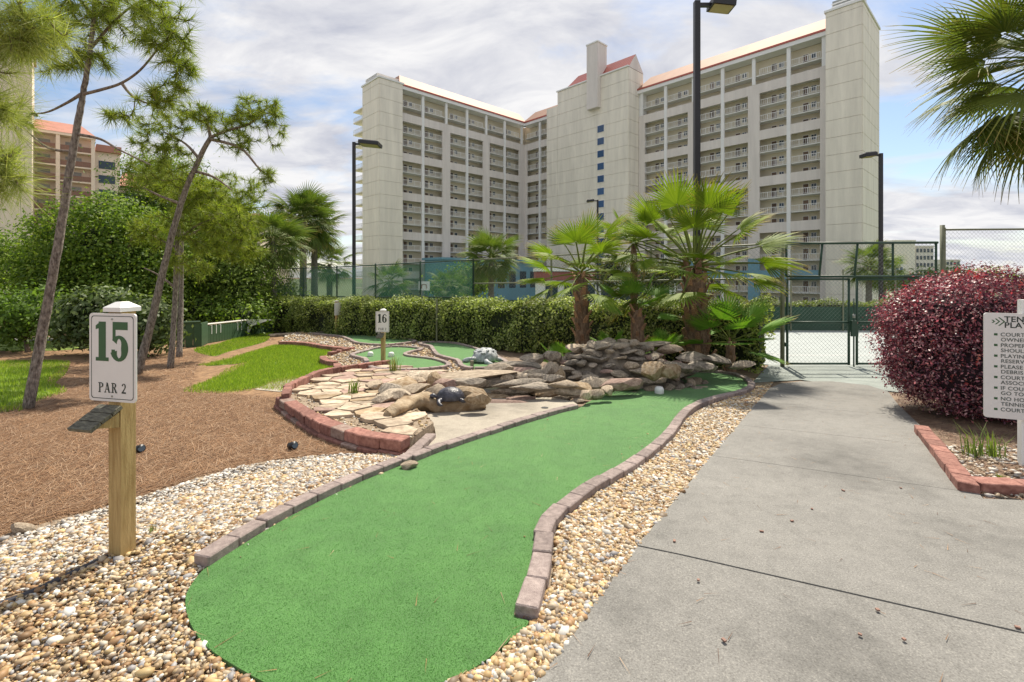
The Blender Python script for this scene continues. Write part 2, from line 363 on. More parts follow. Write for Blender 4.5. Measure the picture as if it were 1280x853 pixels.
def bevel_box(d, bev, jit=0, seed=0):
    r = random.Random(seed); bm = bmesh.new(); bmesh.ops.create_cube(bm, size=1)
    for v in bm.verts: v.co = Vector((v.co.x * d[0] + r.uniform(-jit, jit), v.co.y * d[1] + r.uniform(-jit, jit), v.co.z * d[2] + r.uniform(-jit, jit) * .6))
    bmesh.ops.bevel(bm, geom=bm.edges[:], offset=bev, segments=1, affect='EDGES')
    me = bpy.data.meshes.new('brick'); bm.to_mesh(me); bm.free(); return me
def rock_mesh(seed, flat=1.0, cuts=9, sub=2):
    r = np.random.default_rng(seed); bm = bmesh.new(); bmesh.ops.create_icosphere(bm, subdivisions=sub, radius=1)
    pl = [(unit(r.normal(size=3)), r.uniform(.5, .88)) for _ in range(cuts + 4)]
    ph = r.uniform(0, 6, 9)
    for v in bm.verts:
        c = np.array(v.co)
        for n_, d_ in pl:
            s = c @ n_
            if s > d_: c = c - n_ * (s - d_) * .93
        c = c * (1 + .05 * math.sin(3 * c[0] + ph[0]) + .05 * math.sin(4 * c[1] + ph[1]) + .04 * math.sin(7 * c[2] + 5 * c[0] + ph[2]))
        v.co = c * np.array([1, 1, flat])
    me = bpy.data.meshes.new('rock'); bm.to_mesh(me); bm.free()
    me.polygons.foreach_set('use_smooth', [True] * len(me.polygons))
    try: me.set_sharp_from_angle(angle=R(24))
    except Exception: pass
    return me
# ================================================================== the ground and what is laid on it
ys = [-40, 2.5, 4.0, 7.3, 10.7, 20, 30, 45, 70, 1500]
mb = MB()
for a, b in zip(ys[:-1], ys[1:]):
    mb.add([(-1500, a, g(a)), (1500, a, g(a)), (1500, b, g(b)), (-1500, b, g(b))], [(0, 1, 2, 3)])
tag(mb.build('ground', 'soil'), kind='structure')
sheet('far_lawn', [(-400, 24), (400, 24), (900, 900), (-900, 900)], .012, 'fargrass')

STRAW = poly([(-900, 853), (-700, 700), (0, 672), (130, 633), (250, 597), (360, 572), (470, 566), (520, 556), (560, 520), (480, 462), (440, 440), (360, 425), (340, 412), (200, 402), (-700, 402)])
sheet('pine_straw_bed', STRAW, .006, 'straw')

LAWN = smooth(poly([(239, 487), (266, 490), (294, 489), (322, 485), (340, 478), (375, 473), (425, 470), (430, 462), (405, 450), (412, 441), (420, 438), (353, 432), (322, 439), (287, 450), (257, 458), (292, 456), (309, 454), (292, 465), (266, 476)]), 4, True)
sheet('lawn', LAWN, .012, 'grassbase')
LAWN2 = smooth(poly([(242, 438), (266, 446), (287, 440), (331, 428), (338, 421), (344, 413), (331, 413), (298, 423), (272, 431)]), 4, True)
sheet('lawn_strip', LAWN2, .012, 'grassbase')
LAWN3 = smooth(poly([(-400, 455), (0, 453), (70, 453), (81, 457), (62, 472), (58, 480), (75, 489), (45, 500), (24, 509), (0, 515), (-300, 540)]), 4, True)
sheet('lawn_by_pines', LAWN3, .012, 'grassbase')
LAWN4 = poly([(-500, 428), (60, 427), (215, 424), (215, 430), (70, 439), (-500, 441)])
sheet('lawn_beyond', LAWN4, .013, 'grassbase')
sheet('far_walk', poly([(-500, 424), (215, 421), (215, 424), (60, 426.6), (-500, 428)]), .014, 'concrete')

GRAVEL_L = poly([(-420, 1000), (-420, 742), (0, 672), (70, 652), (140, 634), (250, 598), (330, 578), (400, 572), (470, 570), (505, 566), (530, 560), (520, 620), (330, 900), (400, 1000)])
sheet('gravel_bed', GRAVEL_L, .010, 'gravelbase')
GRAVEL_R = poly([(420, 1000), (560, 846), (640, 770), (664, 690), (700, 630), (800, 560), (850, 505), (930, 478), (968, 476), (962, 489), (900, 562), (676, 856), (560, 1000)])
sheet('gravel_strip', GRAVEL_R, .009, 'gravelbase')

# --- concrete path: slabs with open joints
path_px = [(675, 853), (560, 1010), (2600, 1010), (1700, 660), (1400, 636), (1229, 629), (1165, 550), (1122, 508), (1110, 492), (1085, 484), (1040, 479), (1000, 479), (975, 482), (962, 488), (900, 562)]
pl = [P(a, b).to_2d() for a, b in path_px]
path = tag(empty('path'), kind='structure')
JN = [((803, 690), (1280, 800)), ((897, 575), (1220, 622)), ((926, 535), (1120, 556)), ((947, 508), (1110, 521))]
def clip_half(pg, a, b, keep):
    n = Vector((-(b - a).y, (b - a).x)).normalized() * keep; o = []
    for i in range(len(pg)):
        p, q = pg[i], pg[(i + 1) % len(pg)]; dp, dq = (p - a).dot(n) - .003, (q - a).dot(n) - .003
        if dp >= 0: o.append(p)
        if dp * dq < 0: o.append(p + (q - p) * (dp / (dp - dq)))
    return o
rest = pl
for j, (a, b) in enumerate(JN):
    A, B = P(*a).to_2d(), P(*b).to_2d()
    near = clip_half(rest, A, B, -1); rest = clip_half(rest, A, B, 1)
    # the nearest slab sits a few millimetres lower
    sheet('slab', near, .030 - (.004 if j == 0 else 0), 'concrete', path, th=.08)
sheet('slab', rest, .030, 'concrete', path, th=.08)
sheet('joint_fill', pl, .012, 'soil', path)

# --- tennis court
sheet('court_apron', [P(940, 480).to_2d(), P(1000, 476).to_2d(), P(1125, 492).to_2d(), P(1200, 505).to_2d(), Vector((12.5, 8.9)), Vector((12.5, 10.75)), Vector((5.75, 10.75))], .016, 'apron')
COURT = [Vector((5.8, 10.76)), Vector((16, 10.76)), Vector((26, 23.0)), Vector((-11.5, 23.6)), Vector((-11.5, 22.6))]
sheet('court', COURT, .018, 'court')
lm = MB()
def stripe(p, q, wd, off):
    p, q = Vector(p), Vector(q); d = (q - p).normalized(); n = Vector((-d.y, d.x)) * wd / 2; ts = [0] + sorted([(y - p.y) / (q.y - p.y) for y in BREAK if p.y != q.y and 0 < (y - p.y) / (q.y - p.y) < 1]) + [1]
    for a, b in zip(ts[:-1], ts[1:]):
        A, B = p.lerp(q, a), p.lerp(q, b)
        lm.add([(A + n).to_3d() + Vector((0, 0, g(A.y) + off)), (A - n).to_3d() + Vector((0, 0, g(A.y) + off)), (B - n).to_3d() + Vector((0, 0, g(B.y) + off)), (B + n).to_3d() + Vector((0, 0, g(B.y) + off))], [(3, 2, 1, 0)])
stripe((6.3, 12.4), (16.5, 12.4), .06, .024); stripe((7.2, 12.4), (3.2, 20.2), .06, .026); stripe((11.5, 12.4), (14, 20), .06, .026); stripe((2, 20.2), (16, 20.2), .06, .024)
tag(lm.build('court_lines', 'white'), kind='structure')

# --- bed under the red bush
BED = poly([(1118, 505), (1165, 550), (1229, 629), (1400, 636), (1700, 640), (1500, 500), (1300, 478), (1125, 490)])
sheet('planting_bed', BED, .014, 'soil')

# ================================================================== hole 15
GL = [(258, 716), (284, 700), (318, 678), (358, 654), (400, 632), (445, 610), (480, 595), (515, 581), (560, 565), (610, 548), (660, 531), (700, 519), (724, 513)]
GFAR = [(733, 507), (752, 497), (780, 487), (803, 478), (830, 472), (856, 468), (888, 468), (914, 471), (930, 478), (935, 486), (922, 494)]
GRT = [(897, 500), (872, 508), (854, 518), (842, 532), (829, 549), (812, 565), (790, 581), (765, 597), (740, 611), (716, 626), (697, 641), (680, 656), (670, 673), (667, 691), (664, 713), (657, 737), (642, 776)]
GNEAR = [(661, 786), (640, 807), (600, 840), (550, 866), (490, 888), (420, 892), (350, 872), (300, 846), (260, 819), (240, 792), (232, 766), (236, 744)]
ring = poly(GL + GFAR + GRT + GNEAR)
GREEN15 = smooth(ring, 4, True)
green = sheet('putting_green', GREEN15, .030, 'turf', th=.05, label='long green artificial turf putting mat of hole 15 in the foreground', cat='putting green')

BRG = [bevel_box((.196, .098, .085), .006, .003, s) for s in range(5)]
BRR = [bevel_box((.205, .12, .095), .006, .005, s + 9) for s in range(5)]
for me in BRG: me.materials.append(M['brick_grey'])
for me in BRR: me.materials.append(M['brick_red'])
def arc(pts, step):
    pts = [Vector(p).to_2d() for p in pts]; o = []; need = step / 2; 
    for a, b in zip(pts[:-1], pts[1:]):
        L = (b - a).length
        if L < 1e-6: continue
        d = (b - a) / L; t = need
        while t <= L: o.append((a + d * t, d)); t += step
        need = t - L
    # smoothed tangents
    r = []
    for i in range(len(o)):
        A = o[max(i - 1, 0)][0]; B = o[min(i + 1, len(o) - 1)][0]
        d = (B - A).normalized() if (B - A).length > 1e-6 else o[i][1]; r.append((o[i][0], d))
    return r
def bricks(parent, pts, meshes, step, zoff, shift=0, name='brick', zf=None, jit=.012, seed=1, scl=(1, 1, 1), skip=0):
    rr = random.Random(seed)
    for p, d in arc(pts, step):
        if skip and rr.random() < skip: continue
        n = Vector((-d.y, d.x)); q = p + n * (shift + rr.uniform(-.004, .004)); z = (zf or g)(q.y)
        sl = 0 if zf else math.atan2(g(q.y + d.y * .1) - g(q.y - d.y * .1), .2)
        o = link(name, rr.choice(meshes), None, parent, (q.x, q.y, z + zoff + rr.uniform(-.003, .003)), (rr.uniform(-.02, .02), -sl, math.atan2(d.y, d.x) + rr.uniform(-jit, jit)), tuple(s_ * rr.uniform(.985, 1.015) for s_ in scl))
SMR = smooth(poly(GRT[::-1] + GFAR[::-1][:9]), 5)
ed = tag(empty('brick_edging', P(664, 713)), 'curving mauve paver edging along the gravel side of the long green', 'edging')
def rel(parent):  # children are given in world places
    parent.location = (0, 0, 0); return parent
rel(ed); bricks(ed, SMR, BRG, .203, .032, shift=-.05, seed=3)
SML = smooth(poly(GL[:8] + [(530, 566), (545, 551)]), 5)
ed2 = rel(tag(empty('brick_edging'), 'mauve paver edging on the pebble side of the long green near its tee', 'edging'))
bricks(ed2, SML, BRG, .203, .032, shift=.05, seed=4)
SML2 = smooth(poly([(520, 582), (560, 566), (610, 549), (660, 532), (700, 520), (724, 514)]), 5)
ed3 = rel(tag(empty('brick_edging'), 'mauve paver edging between the long green and the bare concrete pad', 'edging'))
bricks(ed3, SML2, BRG, .203, .034, shift=.05, seed=5)

PAD = poly([(524, 578), (545, 549), (543, 538), (532, 527), (515, 517), (540, 505), (600, 501), (650, 499), (690, 500), (716, 505), (722, 509), (700, 517), (650, 531), (600, 549), (560, 563)])
sheet('concrete_pad', PAD, .034, 'concrete_pad', th=.10)
mb = MB(); c = P(681, 510, .036); mb.tube([c, c + Vector((0, 0, .004))], .045, 16)
tag(mb.build('drain_opening', 'black', smooth=False), 'small dark drain opening in the bare concrete pad', 'drain')
def ball_marker(px, py, off, r, label):
    c = P(px, py, off); bm = bmesh.new(); bmesh.ops.create_uvsphere(bm, u_segments=20, v_segments=12, radius=r)
    for v in bm.verts:
        v.co.z = max(v.co.z, -r * .72); v.co.z = min(v.co.z, r * .8)
        if v.co.z < 0: s = r * .97 / max(1e-6, v.co.xy.length) if v.co.xy.length > .6 * r else 1; v.co.x *= s; v.co.y *= s
    me = bpy.data.meshes.new('hole_marker'); bm.to_mesh(me); bm.free(); me.polygons.foreach_set('use_smooth', [True] * len(me.polygons))
    return tag(link('hole_marker', me, 'white', None, c + Vector((0, 0, r * .72))), label, 'marker', 'white hole markers')
ball_marker(824, 492, .03, .068, 'round white hole marker standing on the far end of the long green')

# ================================================================== terrace beside the green
TO = .15                                     # the terrace stands this much above the sloping ground
def T(px, py): return P(px, py, TO).to_2d()
wall_px = [(511, 546), (490, 545), (462, 541), (430, 533), (402, 523), (380, 511), (364, 501), (354, 495)]
back_px = [(358, 489), (371, 482), (384, 476), (396, 470), (412, 466), (430, 463), (450, 460), (470, 457), (486, 455)]
WL = smooth([T(*p) for p in wall_px], 6)
TERR = [T(*p) for p in wall_px + back_px] + [T(*p) for p in ((525, 460), (560, 464), (585, 472), (580, 482))] + [P(a, b, .034).to_2d() for a, b in ((598, 500), (540, 504.5), (514, 516.5), (531, 527), (542, 539))]
sheet('terrace', TERR, TO - .03, 'gravelbase', th=.4)
wall = rel(tag(empty('retaining_wall'), 'low curved wall of red and grey blocks in two courses round the flagstone terrace', 'wall'))
WBK = [bevel_box((.225, .15, .098), .008, .006, s + 20) for s in range(5)]
for i, me in enumerate(WBK): me.materials.append(M['brick_mix' if i == 2 else 'brick_red'])
zt = lambda y: g(y) + TO
bricks(wall, WL, WBK, .222, -.049, shift=.02, zf=zt, seed=6, jit=.05)
bricks(wall, [p + Vector((-.012, -.02)) for p in WL], WBK, .222, -.149, shift=.03, zf=zt, seed=8, jit=.03)
bricks(wall, [p + Vector((-.012, -.02)) for p in WL][8:], WBK, .222, -.249, shift=.03, zf=zt, seed=9, jit=.03)
border = rel(tag(empty('brick_border'), 'row of red bricks set on edge along the back of the flagstone terrace', 'edging'))
bricks(border, smooth([T(*p) for p in back_px], 5), BRR, .215, .02, shift=0, zf=zt, seed=10, jit=.12, scl=(.93, .8, 1.2))
bricks(border, [T(357, 497), T(361, 486)], BRR, .12, .015, zf=zt, seed=12, scl=(1, .8, 1))
# flagstones: cells of a scattered point set, clipped to the terrace
def cell(i, pts, bound):
    pg = list(bound)
    for j, q in enumerate(pts):
        if j == i or (q - pts[i]).length > 1.2: continue
        m_ = (pts[i] + q) / 2; d = pts[i] - q; a = m_; b = m_ + Vector((d.y, -d.x)); n = d.normalized(); o = []
        for k in range(len(pg)):
            p0, p1 = pg[k], pg[(k + 1) % len(pg)]; d0, d1 = (p0 - m_).dot(n), (p1 - m_).dot(n)
            if d0 >= 0: o.append(p0)
            if d0 * d1 < 0: o.append(p0 + (p1 - p0) * (d0 / (d0 - d1)))
        pg = o
        if len(pg) < 3: return None
    return pg
rr = random.Random(4); pts = []
xs = [p.x for p in TERR]; yy = [p.y for p in TERR]
for _ in range(4000):
    p = Vector((rr.uniform(min(xs), max(xs)), rr.uniform(min(yy), max(yy))))
    if inside(TERR, p.x, p.y) and all((p - q).length > rr.uniform(.17, .34) for q in pts): pts.append(p)
flag = rel(tag(empty('flagstone_paving'), 'irregular tan flagstones laid on the terrace behind the red block wall', 'paving'))
for i, p in enumerate(pts):
    pg = cell(i, pts, [p + Vector((a, b)) for a, b in ((-.4, -.4), (.4, -.4), (.4, .4), (-.4, .4))])
    if not pg: continue
    c = sum(pg, Vector((0, 0))) / len(pg)
    pg = [c + (q - c) * (1 - .016 / max(.05, (q - c).length)) + Vector((rr.uniform(-.012, .012), rr.uniform(-.012, .012))) for q in pg]
    def okp(q): return bool(inside(TERR, q.x, q.y)) and min((q - wl).length for wl in WL) > .07
    if not okp(c): continue
    def pull(q):
        if okp(q): return q
        lo, hi = 0., 1.
        for _ in range(12):
            m_ = (lo + hi) / 2
            if okp(c + (q - c) * m_): lo = m_
            else: hi = m_
        return c + (q - c) * lo
    fine = []
    for k in range(len(pg)):
        for t in (0, .33, .67): fine.append(pull(pg[k].lerp(pg[(k + 1) % len(pg)], t)) + Vector((rr.uniform(-.008, .008), rr.uniform(-.008, .008))))
    pg = fine
    mb = MB(); mb.prism([q - c for q in pg], -.03, .006); o = mb.build('flagstone', rr.choice(['stone_tan', 'stone_tan', 'stone_red', 'stone_gold']), flag, (c.x, c.y, g(c.y) + TO + rr.uniform(-.012, .012)), (rr.uniform(-.03, .03) - .066, rr.uniform(-.03, .03), 0))

# ================================================================== rocks, pond, waterfall
RND = [rock_mesh(s, .75, 7) for s in range(8)]; SLB = [rock_mesh(s + 40, .30, 13) for s in range(8)]
STM = ['stone_tan', 'stone_grey', 'stone_grey', 'stone_red', 'stone_tan', 'stone_grey', 'stone_dark', 'stone_tan']
rkc = {}
def rock(parent, p, size, kind='r', m=None, rz=None, tilt=.15, rr=random.Random(77), name='rock'):
    ms = RND if kind == 'r' else SLB; i = rr.randrange(len(ms)); m = m or rr.choice(STM)
    if (kind, i, m) not in rkc:
        me = ms[i].copy(); me.materials.clear(); me.materials.append(M[m]); rkc[(kind, i, m)] = me
    s = size if isinstance(size, (tuple, list)) else (size, size * rr.uniform(.75, 1), size * rr.uniform(.8, 1.1))
    return link(name, rkc[(kind, i, m)], None, parent, p, (rr.uniform(-tilt, tilt), rr.uniform(-tilt, tilt), rr.uniform(0, 6.3) if rz is None else rz), s)
fall = rel(tag(empty('rock_waterfall'), 'heap of rounded and slab rocks forming a waterfall behind the putting green', 'rock pile'))
rr = random.Random(21)
# the mound: rings of stones, narrower and higher towards the middle
mc = Vector((1.72, 8.15)); layers = 8
mb = MB(); ringp = []
for k in range(6):
    t = k / 5; ringp.append((1.45 * (1 - t * .8), .85 * (1 - t * .8), -.5 + .84 * t))
vs = []; fs = []
for a, b, z in ringp:
    vs += [(mc.x + a * math.cos(q * math.pi / 8), mc.y + b * math.sin(q * math.pi / 8), z) for q in range(16)]
for k in range(5):
    fs += [(k * 16 + q, k * 16 + (q + 1) % 16, (k + 1) * 16 + (q + 1) % 16, (k + 1) * 16 + q) for q in range(16)]
fs.append(tuple(range(80, 96))); mb.add(vs, fs); mb.build('rubble_core', 'stone_dark', fall)
for k in range(layers):
    t = k / (layers - 1); a, b, z = 1.5 * (1 - t * .72), .92 * (1 - t * .72), -.34 + .66 * t
    per = math.pi * (a + b); n = int(per / .21)
    for q in range(n):
        an = 2 * math.pi * (q + rr.random() * .5 + .5 * (k % 2)) / n
        if math.sin(an) > .55 and k < 6: continue
        s = rr.uniform(.085, .15)
        sl = rr.random() < .6
        rock(fall, (mc.x + a * math.cos(an) + rr.uniform(-.03, .03), mc.y + b * math.sin(an), z + rr.uniform(-.04, .04)), (s * rr.uniform(1.1, 1.9), s * 1.1, s * rr.uniform(1.0, 1.7)) if sl else (s * rr.uniform(.8, 1.2), s * .9, s * rr.uniform(.55, .85)), 's' if sl else 'r', rz=an + 1.57 + rr.uniform(-.4, .4), tilt=.3, rr=rr)
for px, py, Z, s, m in [(758, 428, 8.3, (.27, .2, .3), 'stone_grey'), (805, 431, 8.4, (.55, .22, .2), 'stone_grey'), (835, 437, 8.3, (.3, .2, .35), 'stone_tan'), (720, 436, 8.2, (.22, .2, .3), 'stone_tan'), (745, 433, 8.1, (.25, .2, .3), 'stone_grey'),
                        (692, 446, 8.1, (.25, .2, .4), 'stone_grey'), (668, 449, 8.0, (.30, .2, .3), 'stone_grey'), (690, 463, 7.6, (.16, .2, .5), 'stone_tan'), (700, 470, 7.3, (.12, .12, .55), 'stone_gold'),
                        (866, 446, 8.3, (.42, .25, .3), 'stone_dark'), (893, 450, 8.2, (.4, .3, .35), 'stone_dark'), (880, 458, 7.9, (.35, .25, .3), 'stone_dark'), (925, 457, 8.2, (.28, .2, .3), 'stone_grey'), (846, 458, 7.8, (.3, .25, .35), 'stone_dark')]:
    rock(fall, Q(px, py, Z), s, 's', m, rz=rr.uniform(-.3, .3), tilt=.12, rr=rr)
# ledge stones down the near side, then the red slab beside the green
for px, py, Z, s, m, rz in [(782, 480, 6.9, (.52, .17, .38), 'stone_red', .35), (752, 482, 6.9, (.26, .17, .4), 'stone_grey', .2), (737, 478, 7.0, (.3, .15, .3), 'stone_grey', .1), (814, 465, 7.2, (.24, .2, .6), 'stone_gold', 0), (838, 464, 7.3, (.3, .18, .5), 'stone_gold', .2),
                            (722, 484, 6.7, (.26, .17, .25), 'stone_gold', .1), (745, 492, 6.4, (.14, .1, .3), 'stone_tan', .6), (760, 489, 6.5, (.13, .1, .3), 'stone_tan', .4), (733, 494, 6.3, (.12, .1, .3), 'stone_tan', .5)]:
    rock(fall, Q(px, py, Z), s, 's', m, rz=rz, tilt=.08, rr=rr)

pond = rel(tag(empty('rock_pond'), 'small brown pond ringed by flat ledge stones between terrace and waterfall', 'pond'))
mb = MB(); c = P(612, 487, .06); mb.prism([(c.x + .70 * math.cos(t) , c.y + .50 * math.sin(t)) for t in np.linspace(0, 6.283, 25)[:-1]], c.z - .2, c.z); mb.build('water', 'water', pond)
LEDGE = [  # px, py, Z, (half sizes), stone, turn, kind
 (528, 469, 7.2, (.30, .28, .22), 'stone_grey', .1, 's'), (585, 470, 7.1, (.78, .42, .22), 'stone_tan', -.05, 's'), (528, 475, 6.7, (.22, .18, .3), 'stone_tan', .1, 's'),
 (503, 482, 6.1, (.34, .24, .28), 'stone_gold', .1, 's'), (488, 490, 6.0, (.2, .2, .45), 'stone_dark', 0, 's'), (515, 490, 6.0, (.25, .18, .25), 'stone_tan', .5, 's'), (497, 496, 5.8, (.25, .2, .3), 'stone_grey', 0, 's'),
 (545, 482, 6.4, (.12, .1, .3), 'stone_gold', .1, 'r'), (562, 483, 6.35, (.27, .16, .35), 'stone_red', .1, 's'), (545, 490, 6.1, (.2, .16, .3), 'stone_tan', .3, 's'),
 (620, 466, 7.3, (.28, .16, .55), 'stone_grey', 0, 's'), (648, 463, 7.4, (.42, .14, .25), 'stone_red', .1, 's'), (650, 456, 7.7, (.45, .15, .2), 'stone_dark', .05, 's'), (640, 470, 7.2, (.4, .15, .2), 'stone_grey', .1, 's'),
 (663, 467, 7.3, (.3, .13, .25), 'stone_grey', .2, 's'), (680, 472, 7.2, (.3, .14, .25), 'stone_grey', -.1, 's'), (632, 474, 7.0, (.14, .1, .3), 'stone_tan', 0, 's'),
 (640, 480, 6.8, (.34, .12, .2), 'stone_dark', .3, 's'), (668, 484, 6.6, (.40, .16, .22), 'stone_dark', .1, 's'), (690, 475, 7.0, (.2, .1, .3), 'stone_dark', 0, 's'), (612, 478, 7.0, (.5, .15, .3), 'stone_dark', 0, 's'),
 (588, 478, 6.9, (.5, .2, .3), 'stone_dark', 0, 's'), (660, 477, 6.9, (.3, .12, .25), 'stone_dark', .2, 's'), (598, 474, 7.15, (.5, .2, .25), 'stone_grey', 0, 's'),
 (585, 491, 6.0, (.3, .13, .3), 'stone_gold', -.1, 's'), (618, 496, 5.85, (.28, .17, .22), 'stone_gold', -.05, 's'), (646, 493, 6.0, (.31, .17, .22), 'stone_tan', .05, 's'), (688, 492, 6.05, (.40, .16, .25), 'stone_gold', .03, 's'), (715, 489, 6.3, (.22, .12, .2), 'stone_tan', .1, 's'),
 (600, 499, 5.75, (.22, .1, .3), 'stone_gold', 0, 's'), (632, 503, 5.6, (.4, .09, .15), 'stone_red', .05, 's'), (655, 499, 5.75, (.3, .09, .15), 'stone_red', .05, 's'), (660, 489, 6.3, (.16, .1, .3), 'stone_tan', 0, 's'), (705, 481, 6.6, (.28, .14, .22), 'stone_tan', 0, 's'),
 (705, 497, 6.0, (.2, .08, .15), 'stone_grey', 0, 's'), (722, 501, 5.95, (.16, .08, .12), 'stone_grey', 0, 's'), (517, 477, 6.5, (.2, .12, .25), 'stone_tan', 0, 's'), (470, 484, 6.2, (.16, .13, .25), 'stone_tan', .4, 's'), (480, 499, 5.6, (.18, .14, .2), 'stone_grey', .4, 's')]
for px, py, Z, s, m, rz, k in LEDGE:
    if px > 600 and py >= 489:
        q = P(px, py + 3); rock(pond, q + Vector((0, 0, .035)), s, k, m, rz=rz, tilt=.05, rr=rr); continue
    if px < 578:
        q = P(px, py + 2.5, TO); f_ = q.y / Z; rock(pond, q + Vector((0, 0, .05)), tuple(v * f_ for v in s), k, m, rz=rz, tilt=.05, rr=rr); continue
    q = Q(px, py, Z); rock(pond, q, s, k, m, rz=rz, tilt=.06, rr=rr)
    low = g(Z) + .04
    while q.z - s[2] * .5 > low + .07:
        q = q + Vector((rr.uniform(-.06, .06), .05, -.11)); rock(pond, q, (s[0] * rr.uniform(.7, 1.1), s[1], .3), 's', rr.choice(['stone_dark', 'stone_grey']), rz=rz + rr.uniform(-.2, .2), tilt=.06, rr=rr)
# the arched log-like stone by the pad
def lumpy_tube(pts, rad, n=14, fl=.75, seed=1, amp=.13):
    mb = MB(); mb.tube(smooth(pts, 6), list(np.interp(np.linspace(0, 1, (len(pts) - 1) * 6 + 1), np.linspace(0, 1, len(rad)), rad)), n)
    r = np.random.default_rng(seed); ph = r.uniform(0, 6, 6)
    me = mb.mesh('stone', True)
    for v in me.vertices:
        c = v.co; k = amp * .12 * (math.sin(19 * c.x + ph[0]) + math.sin(27 * c.y + ph[1] + 9 * c.z) + math.sin(43 * c.z + 11 * c.x + ph[2]))
        v.co = c + Vector((k, k * .6, k))
    return me
AZ = P(530, 514, .034).y
arch = lumpy_tube([P(485, 521, TO) + Vector((0, 0, .02)), P(499, 516, TO) + Vector((0, 0, .06)), Q(515, 504, AZ - .12), Q(545, 506, AZ), Q(575, 507, AZ + .06), Q(604, 507, AZ + .12)], [.05, .08, .105, .10, .10, .075])
tag(link('arched_stone', arch, 'stone_gold'), 'long arched golden stone lying beside the concrete pad, a dark turtle on it', 'stone')
tag(rock(None, P(520, 582, .05) + Vector((-.06, .0, .0)), (.09, .06, .05), 'r', 'stone_tan', rz=.3, name='loose_rock'), 'single tan rock resting on the paver edging where two rows meet', 'rock')
tag(rock(None, P(28, 660, .03), (.075, .05, .045), 'r', 'stone_tan', rz=.2, name='loose_rock'), 'lone tan rock at the far left where pine straw meets pebbles', 'rock')

# --- turtles
def turtle(name, label, loc, L, rz, m, rough_scutes=True):
    t = empty(name, loc, rz); tag(t, label, 'turtle statue')
    bm = bmesh.new(); bmesh.ops.create_uvsphere(bm, u_segments=28, v_segments=16, radius=1)
    for v in bm.verts:
        c = v.co
        if c.z < 0: c.z *= .18
        else: c.z = c.z ** .9 * .62
        rid = .04 * math.sin(9 * c.x) * math.cos(8 * c.y) if rough_scutes and c.z > .05 else 0
        c.x *= (1 + rid) * .5; c.y *= (1 + rid) * .42; c.z = (c.z * (1 + rid * 2)) * .62
        v.co = c * L + Vector((0, 0, .11 * L))
    me = bpy.data.meshes.new('shell'); bm.to_mesh(me); bm.free(); me.polygons.foreach_set('use_smooth', [True] * len(me.polygons)); link('shell', me, m, t)
    if rough_scutes:
        for i, (a, b) in enumerate([(-.28, 0), (0, 0), (.27, 0), (-.16, .2), (.12, .2), (-.16, -.2), (.12, -.2), (.3, .16), (.3, -.16), (-.34, .14), (-.34, -.14)]):
            zz = .62 * .62 * math.sqrt(max(0, 1 - (a / .5) ** 2 - (b / .42) ** 2)) ** .9
            o = rock(t, Vector((a, b, zz + .085)) * L, (.12 * L, .10 * L, .075 * L), 'r', 'turtle_grey', rz=i, tilt=.1, name='scute')
    def limb(nm, pts, rad):
        mb = MB(); pts = smooth([Vector(p) * L for p in pts], 4); rd = list(np.interp(np.linspace(0, 1, len(pts)), np.linspace(0, 1, len(rad)), [r_ * L for r_ in rad])); mb.tube(pts, rd, 9); mb.build(nm, m, t, smooth=True)
    limb('head', [(.42, 0, .12), (.52, 0, .17), (.60, 0, .20), (.68, 0, .19), (.72, 0, .17)], [.06, .055, .085, .075, .02])
    for sy in (1, -1):
        limb('flipper', [(.28, .28 * sy, .12), (.42, .42 * sy, .10), (.40, .60 * sy, .04), (.30, .68 * sy, .02)], [.08, .085, .07, .02])
        limb('flipper', [(-.30, .25 * sy, .10), (-.42, .34 * sy, .06), (-.52, .38 * sy, .025)], [.07, .07, .02])
    limb('tail', [(-.45, 0, .10), (-.56, 0, .05), (-.62, 0, .03)], [.05, .03, .01])
    return t
turtle('turtle_statue', 'dark little turtle figure lying on the arched golden stone', Q(563, 501, AZ), .34, R(190), 'turtle_dark', False)

# ================================================================== hole 16
HO = .12
def pg16(px): return smooth([P(a, b, HO).to_2d() for a, b in px], 4, True)
BASE16 = [P(a, b, HO).to_2d() for a, b in [(349, 427), (385, 429), (415, 433.5), (437, 436), (414, 444), (403, 447), (415, 450), (421, 454), (424, 460), (440, 464), (470, 464), (500, 468), (600, 467), (640, 462), (636, 455), (600, 438), (550, 426), (480, 418), (400, 414), (360, 418)]]
sheet('raised_gravel_terrace', BASE16, HO - .025, 'gravelbase', th=.35)
ga = [(394, 418), (420, 416), (450, 416), (485, 420), (516, 427), (505, 430), (480, 432), (450, 430), (438, 425), (425, 421)]
gb = [(443, 445), (456, 441), (471, 437), (490, 435), (510, 435.5), (524, 438), (512, 441), (504, 444), (510, 447), (541, 451), (558, 458), (540, 462), (505, 464), (480, 463.5), (464, 459), (460, 451), (450, 448)]
gc = [(527, 431), (545, 429), (570, 431), (598, 439), (618, 447), (630, 456), (612, 461), (592, 462), (580, 459), (574, 452), (552, 446), (545, 440), (540, 434)]
